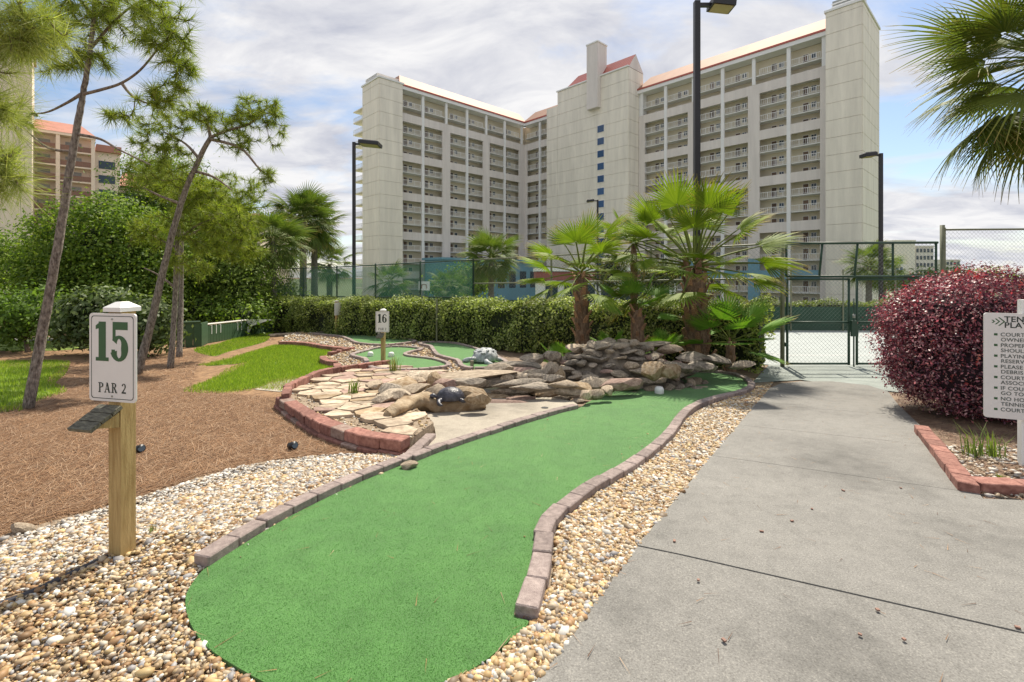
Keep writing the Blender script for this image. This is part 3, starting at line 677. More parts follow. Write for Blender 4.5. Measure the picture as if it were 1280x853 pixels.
for px, lb, nm in ((ga, 'narrow green turf lane farthest back against the hedge', 0), (gb, 'middle green turf lane behind the 16 sign post', 1), (gc, 'green turf lane with the grey turtle statue on it', 2)):
    pl_ = pg16(px); sheet('putting_green', pl_, HO + .012, 'turf', th=.03, label=lb, cat='putting green')
    e_ = rel(tag(empty('brick_edging'), 'thin mauve paver edging round the ' + lb[lb.index('green'):][:60] if nm else 'thin mauve paver edging round the farthest turf lane by the hedge', 'edging'))
    area = sum(pl_[i].x * pl_[(i + 1) % len(pl_)].y - pl_[(i + 1) % len(pl_)].x * pl_[i].y for i in range(len(pl_)))
    bricks(e_, pl_ + [pl_[0]], BRG, .205, HO + .012, shift=-.05 if area > 0 else .05, seed=30 + nm)
LOWB = [bevel_box((.21, .15, .17), .008, .006, s + 50) for s in range(4)]
for me in LOWB: me.materials.append(M['brick_red'])
for px, lb, sd in (([(349, 428), (362, 427.5), (385, 429), (402, 432), (418, 434), (438, 436)], 'low red block wall at the top of the lawn, longest of the three', 61),
                   ([(404, 445.5), (405, 449), (412, 451.5), (421, 453)], 'short red block wall bulging towards the lawn above the round planter', 62),
                   ([(421, 455), (424, 460), (434, 463.5), (448, 464.5), (464, 463)], 'rounded red block planter wall just behind the terrace bricks', 63)):
    w_ = rel(tag(empty('block_wall'), lb, 'wall')); bricks(w_, smooth([P(a, b, HO).to_2d() for a, b in px], 5), LOWB, .212, HO - .07, seed=sd, jit=.04)
w_ = rel(tag(empty('brick_border'), 'spaced red bricks stepping up beside the raised gravel above the lawn', 'edging'))
bricks(w_, [P(a, b, HO).to_2d() for a, b in ((411, 443.5), (444, 435.5))], BRR, .33, HO + .01, seed=64, jit=.3)
w_ = rel(tag(empty('timber_edge'), 'pale landscape timber edging at the head of the lawn near the hedge', 'edging'))
mb = MB(); a, b = P(336, 421.5), P(400, 417); mb.tube([a + Vector((0, 0, .05)), b + Vector((0, 0, .06))], .06, 8); mb.build('timber', 'stone_tan', w_)
turtle('turtle_statue', 'large grey stone turtle statue crouching on the far green lane', P(606, 453, HO + .012), .62, R(-125), 'turtle_grey')
ball_marker(463, 445.5, HO + .014, .07, 'white hole marker on the middle lane left of the 16 post')
ball_marker(489, 446, HO + .014, .07, 'white hole marker on the middle lane right of the 16 post')
mb = MB(); c = P(590, 460, HO); mb.tube([c, c + Vector((0, 0, .14))], .035, 12); tag(mb.build('pipe_stub', 'stone_grey', smooth=False), 'short grey pipe stub standing in front of the grey turtle', 'pipe')

# ================================================================== loose cover: pebbles, straw, grass
def ico(sub):
    bm = bmesh.new(); bmesh.ops.create_icosphere(bm, subdivisions=sub, radius=1)
    bm.verts.ensure_lookup_table(); V = np.array([v.co[:] for v in bm.verts]); Fc = np.array([[v.index for v in f.verts] for f in bm.faces]); bm.free(); return V, Fc
PEB = [(0.407, 0.291, 0.157), (0.485, 0.385, 0.246), (0.32, 0.187, 0.084), (0.524, 0.468, 0.37), (0.601, 0.582, 0.526), (0.369, 0.26, 0.146), (0.252, 0.146, 0.067), (0.427, 0.343, 0.235), (0.291, 0.281, 0.28), (0.446, 0.302, 0.14), (0.485, 0.354, 0.168), (0.213, 0.156, 0.101)]
PEB_GREY = [(.42, .38, .33), (.52, .47, .40), (.30, .28, .26), (.46, .36, .25), (.60, .56, .50), (.38, .29, .19)]
def scatter(pl, n, dens=None, r=rng):
    xs_ = [p[0] for p in pl]; ys_ = [p[1] for p in pl]; o = np.zeros((0, 2))
    while len(o) < n:
        x = r.uniform(min(xs_), max(xs_), n * 4); y = r.uniform(min(ys_), max(ys_), n * 4); k = inside(pl, x, y)
        if dens is not None: k &= r.random(n * 4) < dens(x, y)
        o = np.vstack([o, np.stack([x[k], y[k]], 1)])
    return o[:n]
def gvec(y): return np.interp(y, GY, GZ)
def pebbles(name, label, pl, n, rad, pal, sub, off, dens=None, seed=1, lift=.012):
    r = np.random.default_rng(seed); xy = scatter(pl, n, dens, r); V, Fc = ico(sub); nv = len(V)
    s = r.lognormal(0, .36, n) * rad; sx = s * r.uniform(.9, 1.45, n); sy = s * r.uniform(.8, 1.05, n); sz = s * r.uniform(.5, .8, n)
    lump = 1 + .12 * np.sin(V @ r.normal(size=(3, 4)) * 2.2 + r.uniform(0, 6, 4)).sum(1) / 2
    a = r.uniform(0, 6.28, n); ti = r.normal(0, .25, n)
    W = (V * lump[:, None])[None] * np.stack([sx, sy, sz], 1)[:, None, :]
    W = W * (1 + r.normal(0, .07, (n, nv, 1)))
    z2 = W[..., 2] + W[..., 0] * ti[:, None]; x2 = W[..., 0] * np.cos(a)[:, None] - W[..., 1] * np.sin(a)[:, None]; y2 = W[..., 0] * np.sin(a)[:, None] + W[..., 1] * np.cos(a)[:, None]
    z0 = gvec(xy[:, 1]) + off + r.uniform(0, lift, n)
    co = np.stack([x2 + xy[:, :1], y2 + xy[:, 1:], z2 + z0[:, None]], -1).reshape(-1, 3)
    FF = (Fc[None] + (np.arange(n) * nv)[:, None, None]).reshape(-1, 3)
    o = link(name, np_mesh(name, co, FF, np.repeat(pick(pal, n, r, .25), nv, 0), True), 'pebble'); return tag(o, label, kind='stuff')
ALLGREEN = GREEN15
def away(pl):  # thins out what would lie on the green or the pad
    return lambda x, y: np.where(inside(GREEN15, x, y) | inside(PAD, x, y), 0.0, 1.0) * np.clip((3.0 / np.maximum(y, 1.2)) ** 1.2, .12, 1.4) / 1.4
GLN = poly([(-300, 1000), (-300, 800), (0, 690), (140, 650), (300, 600), (400, 578), (500, 568), (530, 560), (470, 600), (380, 640), (270, 705), (245, 722), (234, 760), (260, 822), (330, 870), (400, 1000)])
near = lambda x, y: away(0)(x, y) * (y < 2.75); far = lambda x, y: away(0)(x, y) * (y >= 2.75)
greyz = lambda x, y: away(0)(x, y) * (y > 2.35) * (x < -.55)
pebbles('pebble_bed', 'tan and cream river pebbles round the sign post', GLN, 11000, .0098, PEB, 1, .014, near, 1)
pebbles('pebble_bed_far', 'small pale pebbles running up to the pine straw', GLN, 18000, .0100, PEB + PEB_GREY, 1, .012, far, 2)
pebbles('pebble_sand', 'pale grey pebble chips at the edge of the pine straw', poly([(-200, 740), (0, 680), (140, 636), (300, 586), (400, 572), (480, 570), (500, 580), (420, 600), (300, 640), (150, 690), (0, 740)]), 8000, .0085, PEB_GREY + [(.66, .63, .58), (.58, .54, .48)], 1, .014, None, 3)
GRN = poly([(420, 1000), (560, 846), (640, 788), (690, 740), (700, 640), (800, 566), (880, 512), (945, 486), (966, 480), (960, 490), (900, 562), (678, 852), (560, 1000)])
offE = lambda x, y: np.where(inside(GREEN15, x, y), 0, 1)
# keep pebbles off the paver row
EDX = np.array([p[:] for p in SMR])
def clear_edge(x, y):
    d = np.min((x[:, None] - EDX[None, :, 0]) ** 2 + (y[:, None] - EDX[None, :, 1]) ** 2, 1); return (d > .095 ** 2)
pebbles('pebble_strip', 'tan river pebbles between the pavers and the concrete path', GRN, 7000, .0105, PEB, 1, .014, lambda x, y: near(x, y) * clear_edge(x, y), 4)
pebbles('pebble_strip_far', 'far end of the pebble strip beside the concrete path', GRN, 17000, .0115, PEB, 1, .013, lambda x, y: far(x, y) * clear_edge(x, y), 5)
G16 = [Vector(p) for p in BASE16]
gall = [pg16(ga), pg16(gb), pg16(gc)]
pebbles('gravel_16', 'tan gravel between the turf lanes of the far hole', G16, 5000, .022, PEB, 1, HO - .02, lambda x, y: np.where(inside(gall[0], x, y) | inside(gall[1], x, y) | inside(gall[2], x, y), 0., 1.), 6)
pebbles('bed_chips', 'pale wood and stone chips in the bed under the red bush', poly([(1180, 560), (1229, 625), (1400, 630), (1350, 560)]), 900, .014, PEB_GREY + [(.3, .2, .12)], 1, .016, None, 7)

def strands(name, label, pl, n, L, wd, pal, m, off, dens=None, seed=1, tilt=.25, upright=False, lean=.5):
    r = np.random.default_rng(seed); xy = scatter(pl, n, dens, r); a = r.uniform(0, 6.28, n); ln = L * r.uniform(.5, 1.3, n)
    base = np.stack([xy[:, 0], xy[:, 1], gvec(xy[:, 1]) + off], 1)
    if upright: d = unit(np.stack([np.cos(a) * lean * r.random(n), np.sin(a) * lean * r.random(n), np.ones(n)], 1))
    else: d = unit(np.stack([np.cos(a), np.sin(a), r.uniform(-.02, tilt, n)], 1))
    b = r.uniform(0, 6.28, n) if upright else a + 1.57
    sd = np.stack([np.cos(b), np.sin(b), np.zeros(n)], 1) * (wd * r.uniform(.7, 1.3, n))[:, None] / 2
    V = np.stack([base - sd, base + sd, base + d * ln[:, None]], 1).reshape(-1, 3)
    o = link(name, np_mesh(name, V, np.arange(3 * n).reshape(n, 3), np.repeat(pick(pal, n, r, .25), 3, 0)), m); return tag(o, label, kind='stuff')
STR = [(0.284, 0.163, 0.086), (0.361, 0.226, 0.131), (0.206, 0.108, 0.054), (0.43, 0.301, 0.198), (0.112, 0.055, 0.029), (0.31, 0.172, 0.086)]
SN = poly([(-250, 720), (0, 668), (130, 632), (250, 597), (360, 572), (470, 566), (510, 560), (430, 540), (370, 520), (345, 498), (250, 490), (180, 470), (80, 490), (60, 500), (-100, 530), (-250, 560)])
strands('pine_straw', 'fallen brown pine needles covering the ground', SN, 110000, .16, .0055, STR, 'dry', .008, lambda x, y: np.clip((4.0 / np.maximum(y, 1.5)) ** 1.4, .05, 1.5) / 1.5, 21, tilt=.16)
SF = poly([(-300, 455), (80, 455), (230, 440), (330, 420), (345, 425), (300, 432), (250, 450), (240, 480), (250, 492), (180, 476), (90, 492), (70, 480), (90, 462), (-300, 462)])
strands('pine_straw_far', 'pine needle litter under the pines', SF, 16000, .22, .010, STR, 'dry', .008, None, 22, tilt=.16)
GRS = [(0.21, 0.317, 0.033), (0.285, 0.4, 0.046), (0.15, 0.248, 0.026), (0.36, 0.442, 0.065), (0.255, 0.345, 0.039)]
strands('lawn_grass', 'bright mown grass of the lawn', LAWN, 42000, .055, .010, GRS, 'grass', .012, None, 23, upright=True)
strands('lawn_strip_grass', 'grass strip below the green bridge', LAWN2, 14000, .06, .013, GRS, 'grass', .012, None, 24, upright=True)
strands('pine_lawn_grass', 'grass round the leaning pine', [p for p in LAWN3], 30000, .055, .010, GRS, 'grass', .012, lambda x, y: (x / np.maximum(y, .1) > -1.35) * 1., 25, upright=True)
strands('bare_patch_grass', 'thin dry grass on the bare patch by the red blocks', poly([(322, 487), (345, 476), (425, 466), (420, 474), (380, 482), (350, 490)]), 2500, .05, .009, GRS + [(.35, .3, .18)] * 4, 'grass', .01, None, 26, upright=True)
strands('bed_mulch', 'dark pine needle mulch under the red bush', BED, 9000, .13, .006, [(.16, .09, .06), (.24, .14, .09), (.11, .065, .045)], 'dry', .016, lambda x, y: (x < 6.5) * 1., 27, tilt=.2)
sheet('sandy_patch', poly([(318, 488), (345, 477), (400, 470), (428, 466), (424, 473), (385, 481), (350, 491)]), .014, 'sand')
def tuft(px, py, n, L, wd, label, lean=.6, pal=GRS, seed=1, off=.0, name='grass_tuft', pos=None):
    r = np.random.default_rng(seed); c = pos or P(px, py, off); V = []; Fs = []; C = []
    for i in range(n):
        a = r.uniform(0, 6.28); le = L * r.uniform(.5, 1.1); dr = np.array([math.cos(a), math.sin(a), 0]) * lean * r.uniform(.2, 1); b = np.array([-math.sin(a), math.cos(a), 0]) * wd / 2
        p0 = np.array(c) + np.array([r.normal(0, L * .12), r.normal(0, L * .12), 0]); p1 = p0 + np.array([0, 0, le * .55]) + dr * le * .3; p2 = p0 + np.array([0, 0, le * .85]) + dr * le
        k = len(V); V += [p0 - b, p0 + b, p1 + b * .8, p1 - b * .8, p2]; Fs += [(k, k + 1, k + 2), (k, k + 2, k + 3), (k + 3, k + 2, k + 4)]; C += [np.array(pal[r.integers(len(pal))]) * r.uniform(.8, 1.2)] * 5
    return tag(link(name, np_mesh(name, V, Fs, np.array(C)), 'grass'), label, 'plant')
tuft(190, 672, 40, .09, .004, 'small feathery weed in the pebbles right of the sign post', .5, [(.16, .19, .08), (.22, .24, .12)], 1)
tuft(80, 703, 14, .05, .005, 'tiny weed in the pebbles left of the sign post', .7, GRS, 2)
tuft(229, 728, 30, .03, .006, 'low green weed at the rim of the long green', 1.2, GRS, 3)
tuft(443, 487, 34, .22, .012, 'spiky green grass tuft between the flagstones', .55, [(.14, .20, .05), (.24, .30, .10), (.1, .15, .03)], 4, pos=P(443, 492, TO))
tuft(493, 462, 40, .34, .013, 'tall grass clump at the back of the flagstone terrace', .6, [(.22, .24, .08), (.14, .2, .05), (.36, .34, .16)], 5, pos=P(493, 464, TO))
tuft(1218, 573, 26, .34, .010, 'thin green grass clump in the brick edged bed, left of two', .7, [(.16, .22, .05), (.12, .17, .04)], 6)
tuft(1243, 574, 26, .34, .010, 'thin green grass clump in the brick edged bed, right of two', .7, [(.16, .22, .05), (.12, .17, .04)], 7)
tuft(1250, 600, 60, .05, .006, 'low yellowish weeds in the brick edged bed', 1.2, [(.3, .32, .09), (.2, .26, .07)], 8)
# path litter and small fittings
r = random.Random(3); mb = MB()
for px, py in ((873, 725), (990, 651), (1075, 793), (1097, 762), (1054, 613), (1015, 636), (905, 800), (1130, 799), (1126, 610), (1272, 784), (843, 676), (952, 664)):
    c = P(px, py, .036); mb.box(c, (r.uniform(.01, .024), r.uniform(.008, .014), .006), r.uniform(0, 3))
tag(mb.build('path_litter', 'brown'), 'brown leaf crumbs scattered on the concrete path', kind='stuff')
def hose():
    pts = [P(a, b, .012) for a, b in ((-60, 775), (0, 757), (40, 742), (80, 723), (112, 708), (134, 697))]
    mb = MB(); mb.tube(smooth(pts, 6), .020, 8); tag(mb.build('edging_pipe', 'hose', smooth=True), 'dark plastic pipe half buried in the pebbles left of the sign post', 'pipe')
hose()
def spot(px, py, off, label, s=.05):
    c = P(px, py, off); e_ = empty('ground_light', c); tag(e_, label, 'light')
    mb = MB(); mb.tube([(0, 0, -.03), (0, 0, .02)], s * .35, 8); mb.build('stake', 'black', e_)
    mb = MB(); mb.tube([(-.6 * s, .3 * s, .03), (0, 0, .035), (.7 * s, -.4 * s, .045)], [s * .55, s * .62, s * .7], 12); mb.build('housing', 'black', e_, smooth=True)
    mb = MB(); mb.tube([(.71 * s, -.41 * s, .0452), (.74 * s, -.43 * s, .046)], [s * .55, s * .55], 12); mb.build('lens', 'glass', e_)
spot(365, 562, .01, 'small black ground spotlight in the straw before the red block wall')
spot(174, 566, .01, 'small black ground spotlight in the straw right of the 15 post')

# stray bits on the turf and among the pebbles
gx = np.array([p[0] for p in GREEN15]); gy = np.array([p[1] for p in GREEN15])
def rim(x, y):
    d = np.sqrt(np.min((x[:, None] - gx[None]) ** 2 + (y[:, None] - gy[None]) ** 2, 1)); return np.exp(-d / .05) + .002
pebbles('stray_pebbles', 'few stray pebbles lying along the rim of the turf', GREEN15, 26, .006, PEB, 1, .033, rim, 8, .002)
strands('stray_needles', 'loose pine needles lying on the long green', GREEN15, 130, .09, .003, STR, 'dry', .034, None, 28, tilt=.03)
strands('pebble_litter', 'dry needles and twigs caught in the pebbles', GLN, 700, .12, .004, STR, 'dry', .028, None, 29, tilt=.1)
strands('strip_litter', 'dry needles caught in the pebble strip by the path', GRN, 350, .10, .004, STR, 'dry', .028, None, 30, tilt=.1)
strands('path_needles', 'loose dry needles blown over the concrete path', pl, 260, .08, .003, STR, 'dry', .034, lambda x, y: (y > 1.5) * (x < 6) * 1., 31, tilt=.02)
pebbles('terrace_gravel', 'gravel showing between the flagstones', TERR, 2600, .012, PEB, 1, TO - .028, lambda x, y: (y > 3) * 1., 9, .006)
TUF = [(.058, .192, .040), (.068, .22, .046), (.05, .172, .034), (.078, .238, .053), (.06, .198, .041)]
tf = strands('turf_fibre', None, GREEN15, 120000, .0045, .0026, TUF, 'grass', .0295, lambda x, y: np.clip((1.7 / np.maximum(y, 1.2)) ** 2, .02, 1.), 32, upright=True, lean=1.1)
tf.parent = green
def grow(pl_, d):
    c = sum((Vector(p) for p in pl_), Vector((0, 0))) / len(pl_); return [Vector(p) + (Vector(p) - c).normalized() * d for p in pl_]
strands('lawn_edge_grass', 'straggling grass at the ragged edges of the lawn', grow(LAWN, .22), 3500, .05, .010, GRS, 'grass', .010, lambda x, y: np.where(inside(LAWN, x, y), 0., 1.), 33, upright=True, lean=.9)
strands('pine_lawn_edge_grass', 'straggling grass at the edge of the lawn round the pine', grow(LAWN3, .2), 2500, .05, .010, GRS, 'grass', .010, lambda x, y: np.where(inside(LAWN3, x, y), 0., 1.) * (x / np.maximum(y, .1) > -1.3), 34, upright=True, lean=.9)
# ================================================================== the hotel
HB = -4.6                                            # its ground
ANG = math.atan2(-.726, .688)
hotel = empty('hotel_building', (0, 0, 0), ANG)
tag(hotel, 'cream high-rise hotel with stacked balconies and a red metal roof filling the background', 'building')
def hb(name, m, *boxes, parent=hotel):
    mb = MB()
    for b in boxes: mb.bx(*b)
    return mb.build(name, m, parent)
PITCH = 2.95; F0 = 28.0
FL = [F0 + PITCH * k for k in range(-11, 5)]         # floor levels -4.45 .. 39.8
def railing_mesh(wd):
    mb = MB(); mb.bx(0, wd, -.03, .03, 1.0, 1.08); mb.bx(0, wd, -.02, .02, .10, .15)
    n = int(wd / .32)
    for i in range(n + 1):
        x = wd * i / n; mb.bx(x - .022, x + .022, -.02, .02, .15, 1.0)
    for i in range(0, n + 1, max(1, n // 3)):
        x = wd * i / n; mb.bx(x - .05, x + .05, -.035, .035, 0, 1.0)
    me = mb.mesh('railing'); me.materials.append(M['bwhite']); return me
def door_mesh():
    mb = MB(); mb.bx(0, .95, -.05, .02, 0, 2.1, 0); mb.bx(.06, .89, -.07, -.05, .05, 2.02, 1)
    me = mb.mesh('door'); me.materials.append(M['bwhite']); me.materials.append(M['door']); return me
def window_mesh():
    mb = MB(); mb.bx(0, .9, -.05, .02, 1.0, 2.0, 0); mb.bx(.07, .42, -.07, -.05, 1.07, 1.93, 1); mb.bx(.48, .83, -.07, -.05, 1.07, 1.93, 1)
    me = mb.mesh('window'); me.materials.append(M['bwhite']); me.materials.append(M['glass']); return me
DOOR, WIN = door_mesh(), window_mesh()
def light_mesh():
    mb = MB(); mb.tube([(0, 0, 0), (0, 0, .3)], .10, 6); me = mb.mesh('lamp'); me.materials.append(M['black']); return me
RLC = {}
def wing(name, loc, rz, L, groups, x_start=0, blue_from=None, parapet_floors=()):
    wg = empty(name, loc, rz, hotel); D = 2.2
    # floor slabs
    for z in FL:
        hb('floor_slab', 'bwhite', (x_start, L, .36, D, z - .2, z), parent=wg)
    hb('roof_slab', 'bwhite', (x_start - .2, L + .2, -.45, D, 43.15, 44.2), parent=wg)
    hb('gutter', 'roofred', (x_start - .2, L + .2, -.60, -.45, 43.9, 44.25), parent=wg)
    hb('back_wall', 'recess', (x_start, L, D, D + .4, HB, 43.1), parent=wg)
    # bands and piers of the outer frame
    rows = [(36.2, 38.05), (27.3, 29.1), (18.45, 20.25), (9.6, 11.4)]
    for z0, z1 in rows: hb('band', 'taupe', (x_start, L, 0, .35, z0, z1), parent=wg)
    hb('band', 'bblue' if blue_from is not None else 'taupe', (x_start, L, -.02, .35, .85, 2.5), parent=wg)
    xs_ = [x_start] + [v for g_ in groups for v in g_] + [L]
    for i in range(0, len(xs_), 2):
        a, b = xs_[i], xs_[i + 1]
        if b - a > .05:
            hb('pier', 'taupe', (a, b, -.03, .34, 4.8, 36.9), parent=wg)
            hb('pier', 'bblue' if blue_from is not None else 'taupe', (a, b, -.04, .34, HB, 4.8), parent=wg)
            if b - a > 1: hb('column', 'bwhite', ((a + b) / 2 - .3, (a + b) / 2 + .3, -.05, .33, 38.05, 43.15), parent=wg)
    for a, b in groups:
        mid = (a + b) / 2; hb('column', 'bwhite', (mid - .32, mid + .32, -.06, .36, HB, 43.15), parent=wg)
        for (u, v) in ((a, mid - .32), (mid + .32, b)):
            wd = round(v - u, 2)
            if wd not in RLC: RLC[wd] = railing_mesh(wd)
            for z in FL:
                k = round((z - F0) / PITCH)
                solid = k % 3 == 0
                if not solid and z > HB: link('railing', RLC[wd], None, wg, (u, .18, z))
                elif k in (-9, -12): pass
                link('door', DOOR, None, wg, (u + wd * .30, D, z)); link('window', WIN, None, wg, (u + wd * .58, D, z))
    # hipped metal roof
    mb = MB(); z0, z1 = 44.2, 47.4
    mb.add([(x_start - .3, -.5, z0), (L + .3, -.5, z0), (L + .3, 10, z0), (x_start - .3, 10, z0), (x_start + 1.5, 2.7, z1), (L + .3, 2.7, z1), (L + .3, 9.5, z1), (x_start + 1.5, 9.5, z1)], [(0, 1, 5, 4), (1, 2, 6, 5), (2, 3, 7, 6), (3, 0, 4, 7), (4, 5, 6, 7)])
    mb.build('roof', 'roofpale', wg)
    return wg
# right wing: runs along local x at depth 97
wing('guest_wing', (-60, 97, 0), 0, 37.2, [(1.5, 11.8), (14.2, 24.0), (26.1, 36.1)], blue_from=0)
hb('block', 'recess', (-60, -22.8, 99.7, 110, HB, 44))
# left wing: runs along local y at x = -94.9, faces +x
wing('guest_wing', (-94.9, 55.4, 0), math.pi / 2, 39.4, [(.7, 11.6), (13.9, 24.3), (26.5, 37.3)], blue_from=None)
hb('block', 'recess', (-101.5, -97.6, 52, 100, HB, 44))
# short return wing between the left wing and the stair tower
wing('guest_wing', (-94.9, 94.8, 0), 0, 11, [(.9, 10.6)], blue_from=None)
hb('block', 'recess', (-97.5, -60, 97.5, 108, HB, 44))
# --- wall panels of the towers, storey by storey with open joints
def panels(x0, x1, y0, y1, z0, z1, face, m='cream', step=2.95 * 1.0, t=.12):
    z = z0
    while z < z1 - .05:
        zz = min(z + step, z1)
        if face == 'y': b = (x0 + .012, x1 - .012, y0 - t, y0, z + .035, zz - .035)
        elif face == 'x+': b = (x1, x1 + t, y0 + .012, y1 - .012, z + .035, zz - .035)
        hb('wall_panel', m, b); z = zz
def tower(x0, x1, y0, y1, z1, faces):
    hb('tower_core', 'taupe', (x0, x1, y0, y1, HB, z1))
    for f in faces: panels(x0, x1, y0, y1, HB, z1, f)
# right end tower
tower(-22.7, -17.6, 95.5, 109, 46.4, ('y', 'x+'))
hb('coping', 'bwhite', (-22.9, -17.3, 95.2, 109.2, 46.4, 46.75))
hb('pier', 'taupe', (-23.9, -22.72, 96.9, 97.6, HB, 38.05))
un = hb('roof_unit', 'steel', (-22.3, -19.0, 98, 101, 46.75, 49.2))
for k in range(4): hb('louvre', 'bwhite', (-22.4, -18.9, 97.85, 98.0, 47.0 + k * .52, 47.22 + k * .52), parent=un)
hb('roof_unit', 'taupe', (-18.9, -17.8, 98, 100, 46.75, 49.6))
# left end tower
tower(-101.6, -94.0, 50, 55.6, 43.9, ('y', 'x+'))
hb('coping', 'bwhite', (-101.9, -93.7, 49.7, 55.9, 43.9, 44.25))
rb = hb('roof_screen', 'taupe', (-101.2, -96.0, 50.6, 57, 44.25, 45.7))
for k in range(6): hb('louvre', 'bwhite', (-101.3, -95.9, 50.45, 50.6, 44.4 + k * .22, 44.5 + k * .22), parent=rb)
# seaward balconies peeping past the left end
for i, z in enumerate(FL + [42.6]):
    s = hb('balcony_slab', 'cream', (-115.0, -101.7, 54.0, 60.0, z - .25, z))
    if z < 42:
        me = RLC.get(13.0) or RLC.setdefault(13.0, railing_mesh(13.0)); link('railing', me, None, hotel, (-114.9, 54.1, z))
hb('wall_panel', 'cream', (-112.0, -101.7, 60, 61, HB, 42))
# stair tower in the corner
tower(-81.1, -60.2, 93.0, 99, 48.4, ('y', 'x+'))
tower(-84.9, -81.15, 93.05, 99, 45.0, ('y',))
mb = MB()
mb.add([(-78.6, 92.9, 48.4), (-60.0, 92.9, 48.4), (-60.0, 98.9, 48.4), (-78.6, 98.9, 48.4), (-76.6, 95.7, 52.0), (-60.0, 95.7, 52.0)], [(0, 1, 5, 4), (2, 3, 4, 5), (3, 0, 4)]); mb.build('roof', 'roofred', hotel)
mb = MB(); mb.add([(-60.02, 92.9, 48.4), (-60.02, 98.9, 48.4), (-60.02, 95.7, 51.95)], [(0, 1, 2)]); mb.build('gable', 'taupe', hotel)
hb('coping', 'bwhite', (-81.3, -60.0, 92.6, 93.0, 48.4, 48.7))
hb('chimney', 'taupe', (-70.8, -67.6, 91.6, 95.2, 41.0, 56.2)); hb('coping', 'bwhite', (-70.95, -67.45, 91.45, 95.35, 56.2, 56.5))
for k in range(14):
    z = 35.2 - 2.95 * k
    f = hb('stair_window', 'bwhite', (-68.6, -66.6, 92.80, 92.9, z, z + 1.75)); hb('pane', 'blueglass', (-68.5, -66.7, 92.74, 92.80, z + .1, z + 1.65), parent=f)
# slot between stair tower and right wing
hb('wall_panel', 'bwhite', (-60.05, -59.2, 97.2, 99, HB, 44))
# blue entrance block before the left wing and pool building before the tower
hb('entrance_block', 'bblue', (-92.5, -86, 60.5, 92, HB, 5.0)); hb('entrance_roof', 'bblue', (-93, -85.4, 60, 92.5, 5.0, 5.5))
for k in range(8): hb('entrance_window', 'glass', (-86, -85.93, 62 + k * 3.7, 64.2 + k * 3.7, -1.5, 2.6))

pool = empty('pool_building', (0, 0, 0), 0); tag(pool, 'low white pool building with a red fascia band in front of the hotel', 'building')
c0 = Q(672, 345, 62).x; c1 = Q(845, 345, 62).x
hb('wall', 'bwhite', (c0, c1, 62, 68, -4.5, .8), parent=pool); hb('fascia', 'bandred', (c0 - .2, c1 + .2, 61.6, 68.3, .9, 2.0), parent=pool); hb('roof', 'bwhite', (c0 - .3, c1 + .3, 61.4, 68.5, 2.05, 2.5), parent=pool)
for k in range(7):
    x = c0 + 1 + k * 2.4
    if x + 1.6 < c1: hb('window', 'glass', (x, x + 1.6, 61.93, 61.99, -2.0, .4), parent=pool)

# ================================================================== peach building at the left
pk = empty('apartment_building', (0, 0, 0), ANG); tag(pk, 'peach apartment tower with red tiled roofs rising behind the pines', 'building')
S0 = -129
def pb(name, m, *a, parent=pk): return hb(name, m, a, parent=parent)
def zpk(py, Z): return CAMH + (HY - py) / F * Z
pb('tower_wall', 'pink', S0 - 6, S0 + 6.2, -22, -3.3, HB, zpk(95, 100)); pb('roof', 'pinkroof', S0 - 6.4, S0 + 6.6, -22.3, -3.0, zpk(95, 100), zpk(91, 100))
for k in range(6):
    pb('window', 'glass', S0 + 6.2, S0 + 6.3, -9.5, -7.5, -2 + k * 3.6, .2 + k * 3.6)
pb('block', 'pink', S0 - 12, S0 - 2.2, -4, 5.4, HB, 29.4); 
z = -4
mb = MB(); mb.add([(S0 + .3, -4.2, 29.6), (S0 + .3, 5.8, 29.6), (S0 - 9, 5.8, 29.6), (S0 - 9, -4.2, 29.6), (S0 - 4, -3, 32.4), (S0 - 4, 3.6, 32.4)], [(0, 1, 5, 4), (1, 2, 5), (2, 3, 4, 5), (3, 0, 4)]); mb.build('roof', 'pinkroof', pk)
pb('eave', 'pink', S0 - 9, S0 + .2, -4.1, 5.7, 29.1, 29.6)
for y0, y1 in ((-4, -3.2), (-.2, .4), (5.0, 5.6)): pb('pier', 'pink', S0 - .5, S0, y0, y1, HB, 29.1)
me_r = MB(); me_r.bx(-.04, .04, 0, 4.5, .1, 1.1); me_r = me_r.mesh('railing'); me_r.materials.append(M['brown'])
for k in range(11):
    zf_ = 26.2 - k * 2.95
    pb('floor_slab', 'pink', S0 - 2.2, S0 - .06, -3.9, 5.5, zf_ - .25, zf_); link('railing', me_r, None, pk, (S0 - .2, .45, zf_)); 
    r2 = link('railing', me_r, None, pk, (S0 - .2, -3.15, zf_)); r2.scale = (1, .64, 1)
    pb('balcony_door', 'pane_pale', S0 - 2.2, S0 - 2.1, 1.2, 3.6, zf_, zf_ + 2.1); pb('balcony_door', 'pane_pale', S0 - 2.2, S0 - 2.1, -2.8, -1.0, zf_, zf_ + 2.1)
# middle bay with square openings
pb('block', 'pink', S0 - 12, S0 - 1.2, 5.4, 9.6, HB, 27.0); pb('roof', 'pinkroof', S0 - 12, S0 - .4, 5.8, 9.8, 27.0, 28.4)
for k in range(10): pb('window', 'glass', S0 - 1.2, S0 - 1.1, 6.2, 8.8, 23.6 - k * 2.95, 25.2 - k * 2.95)
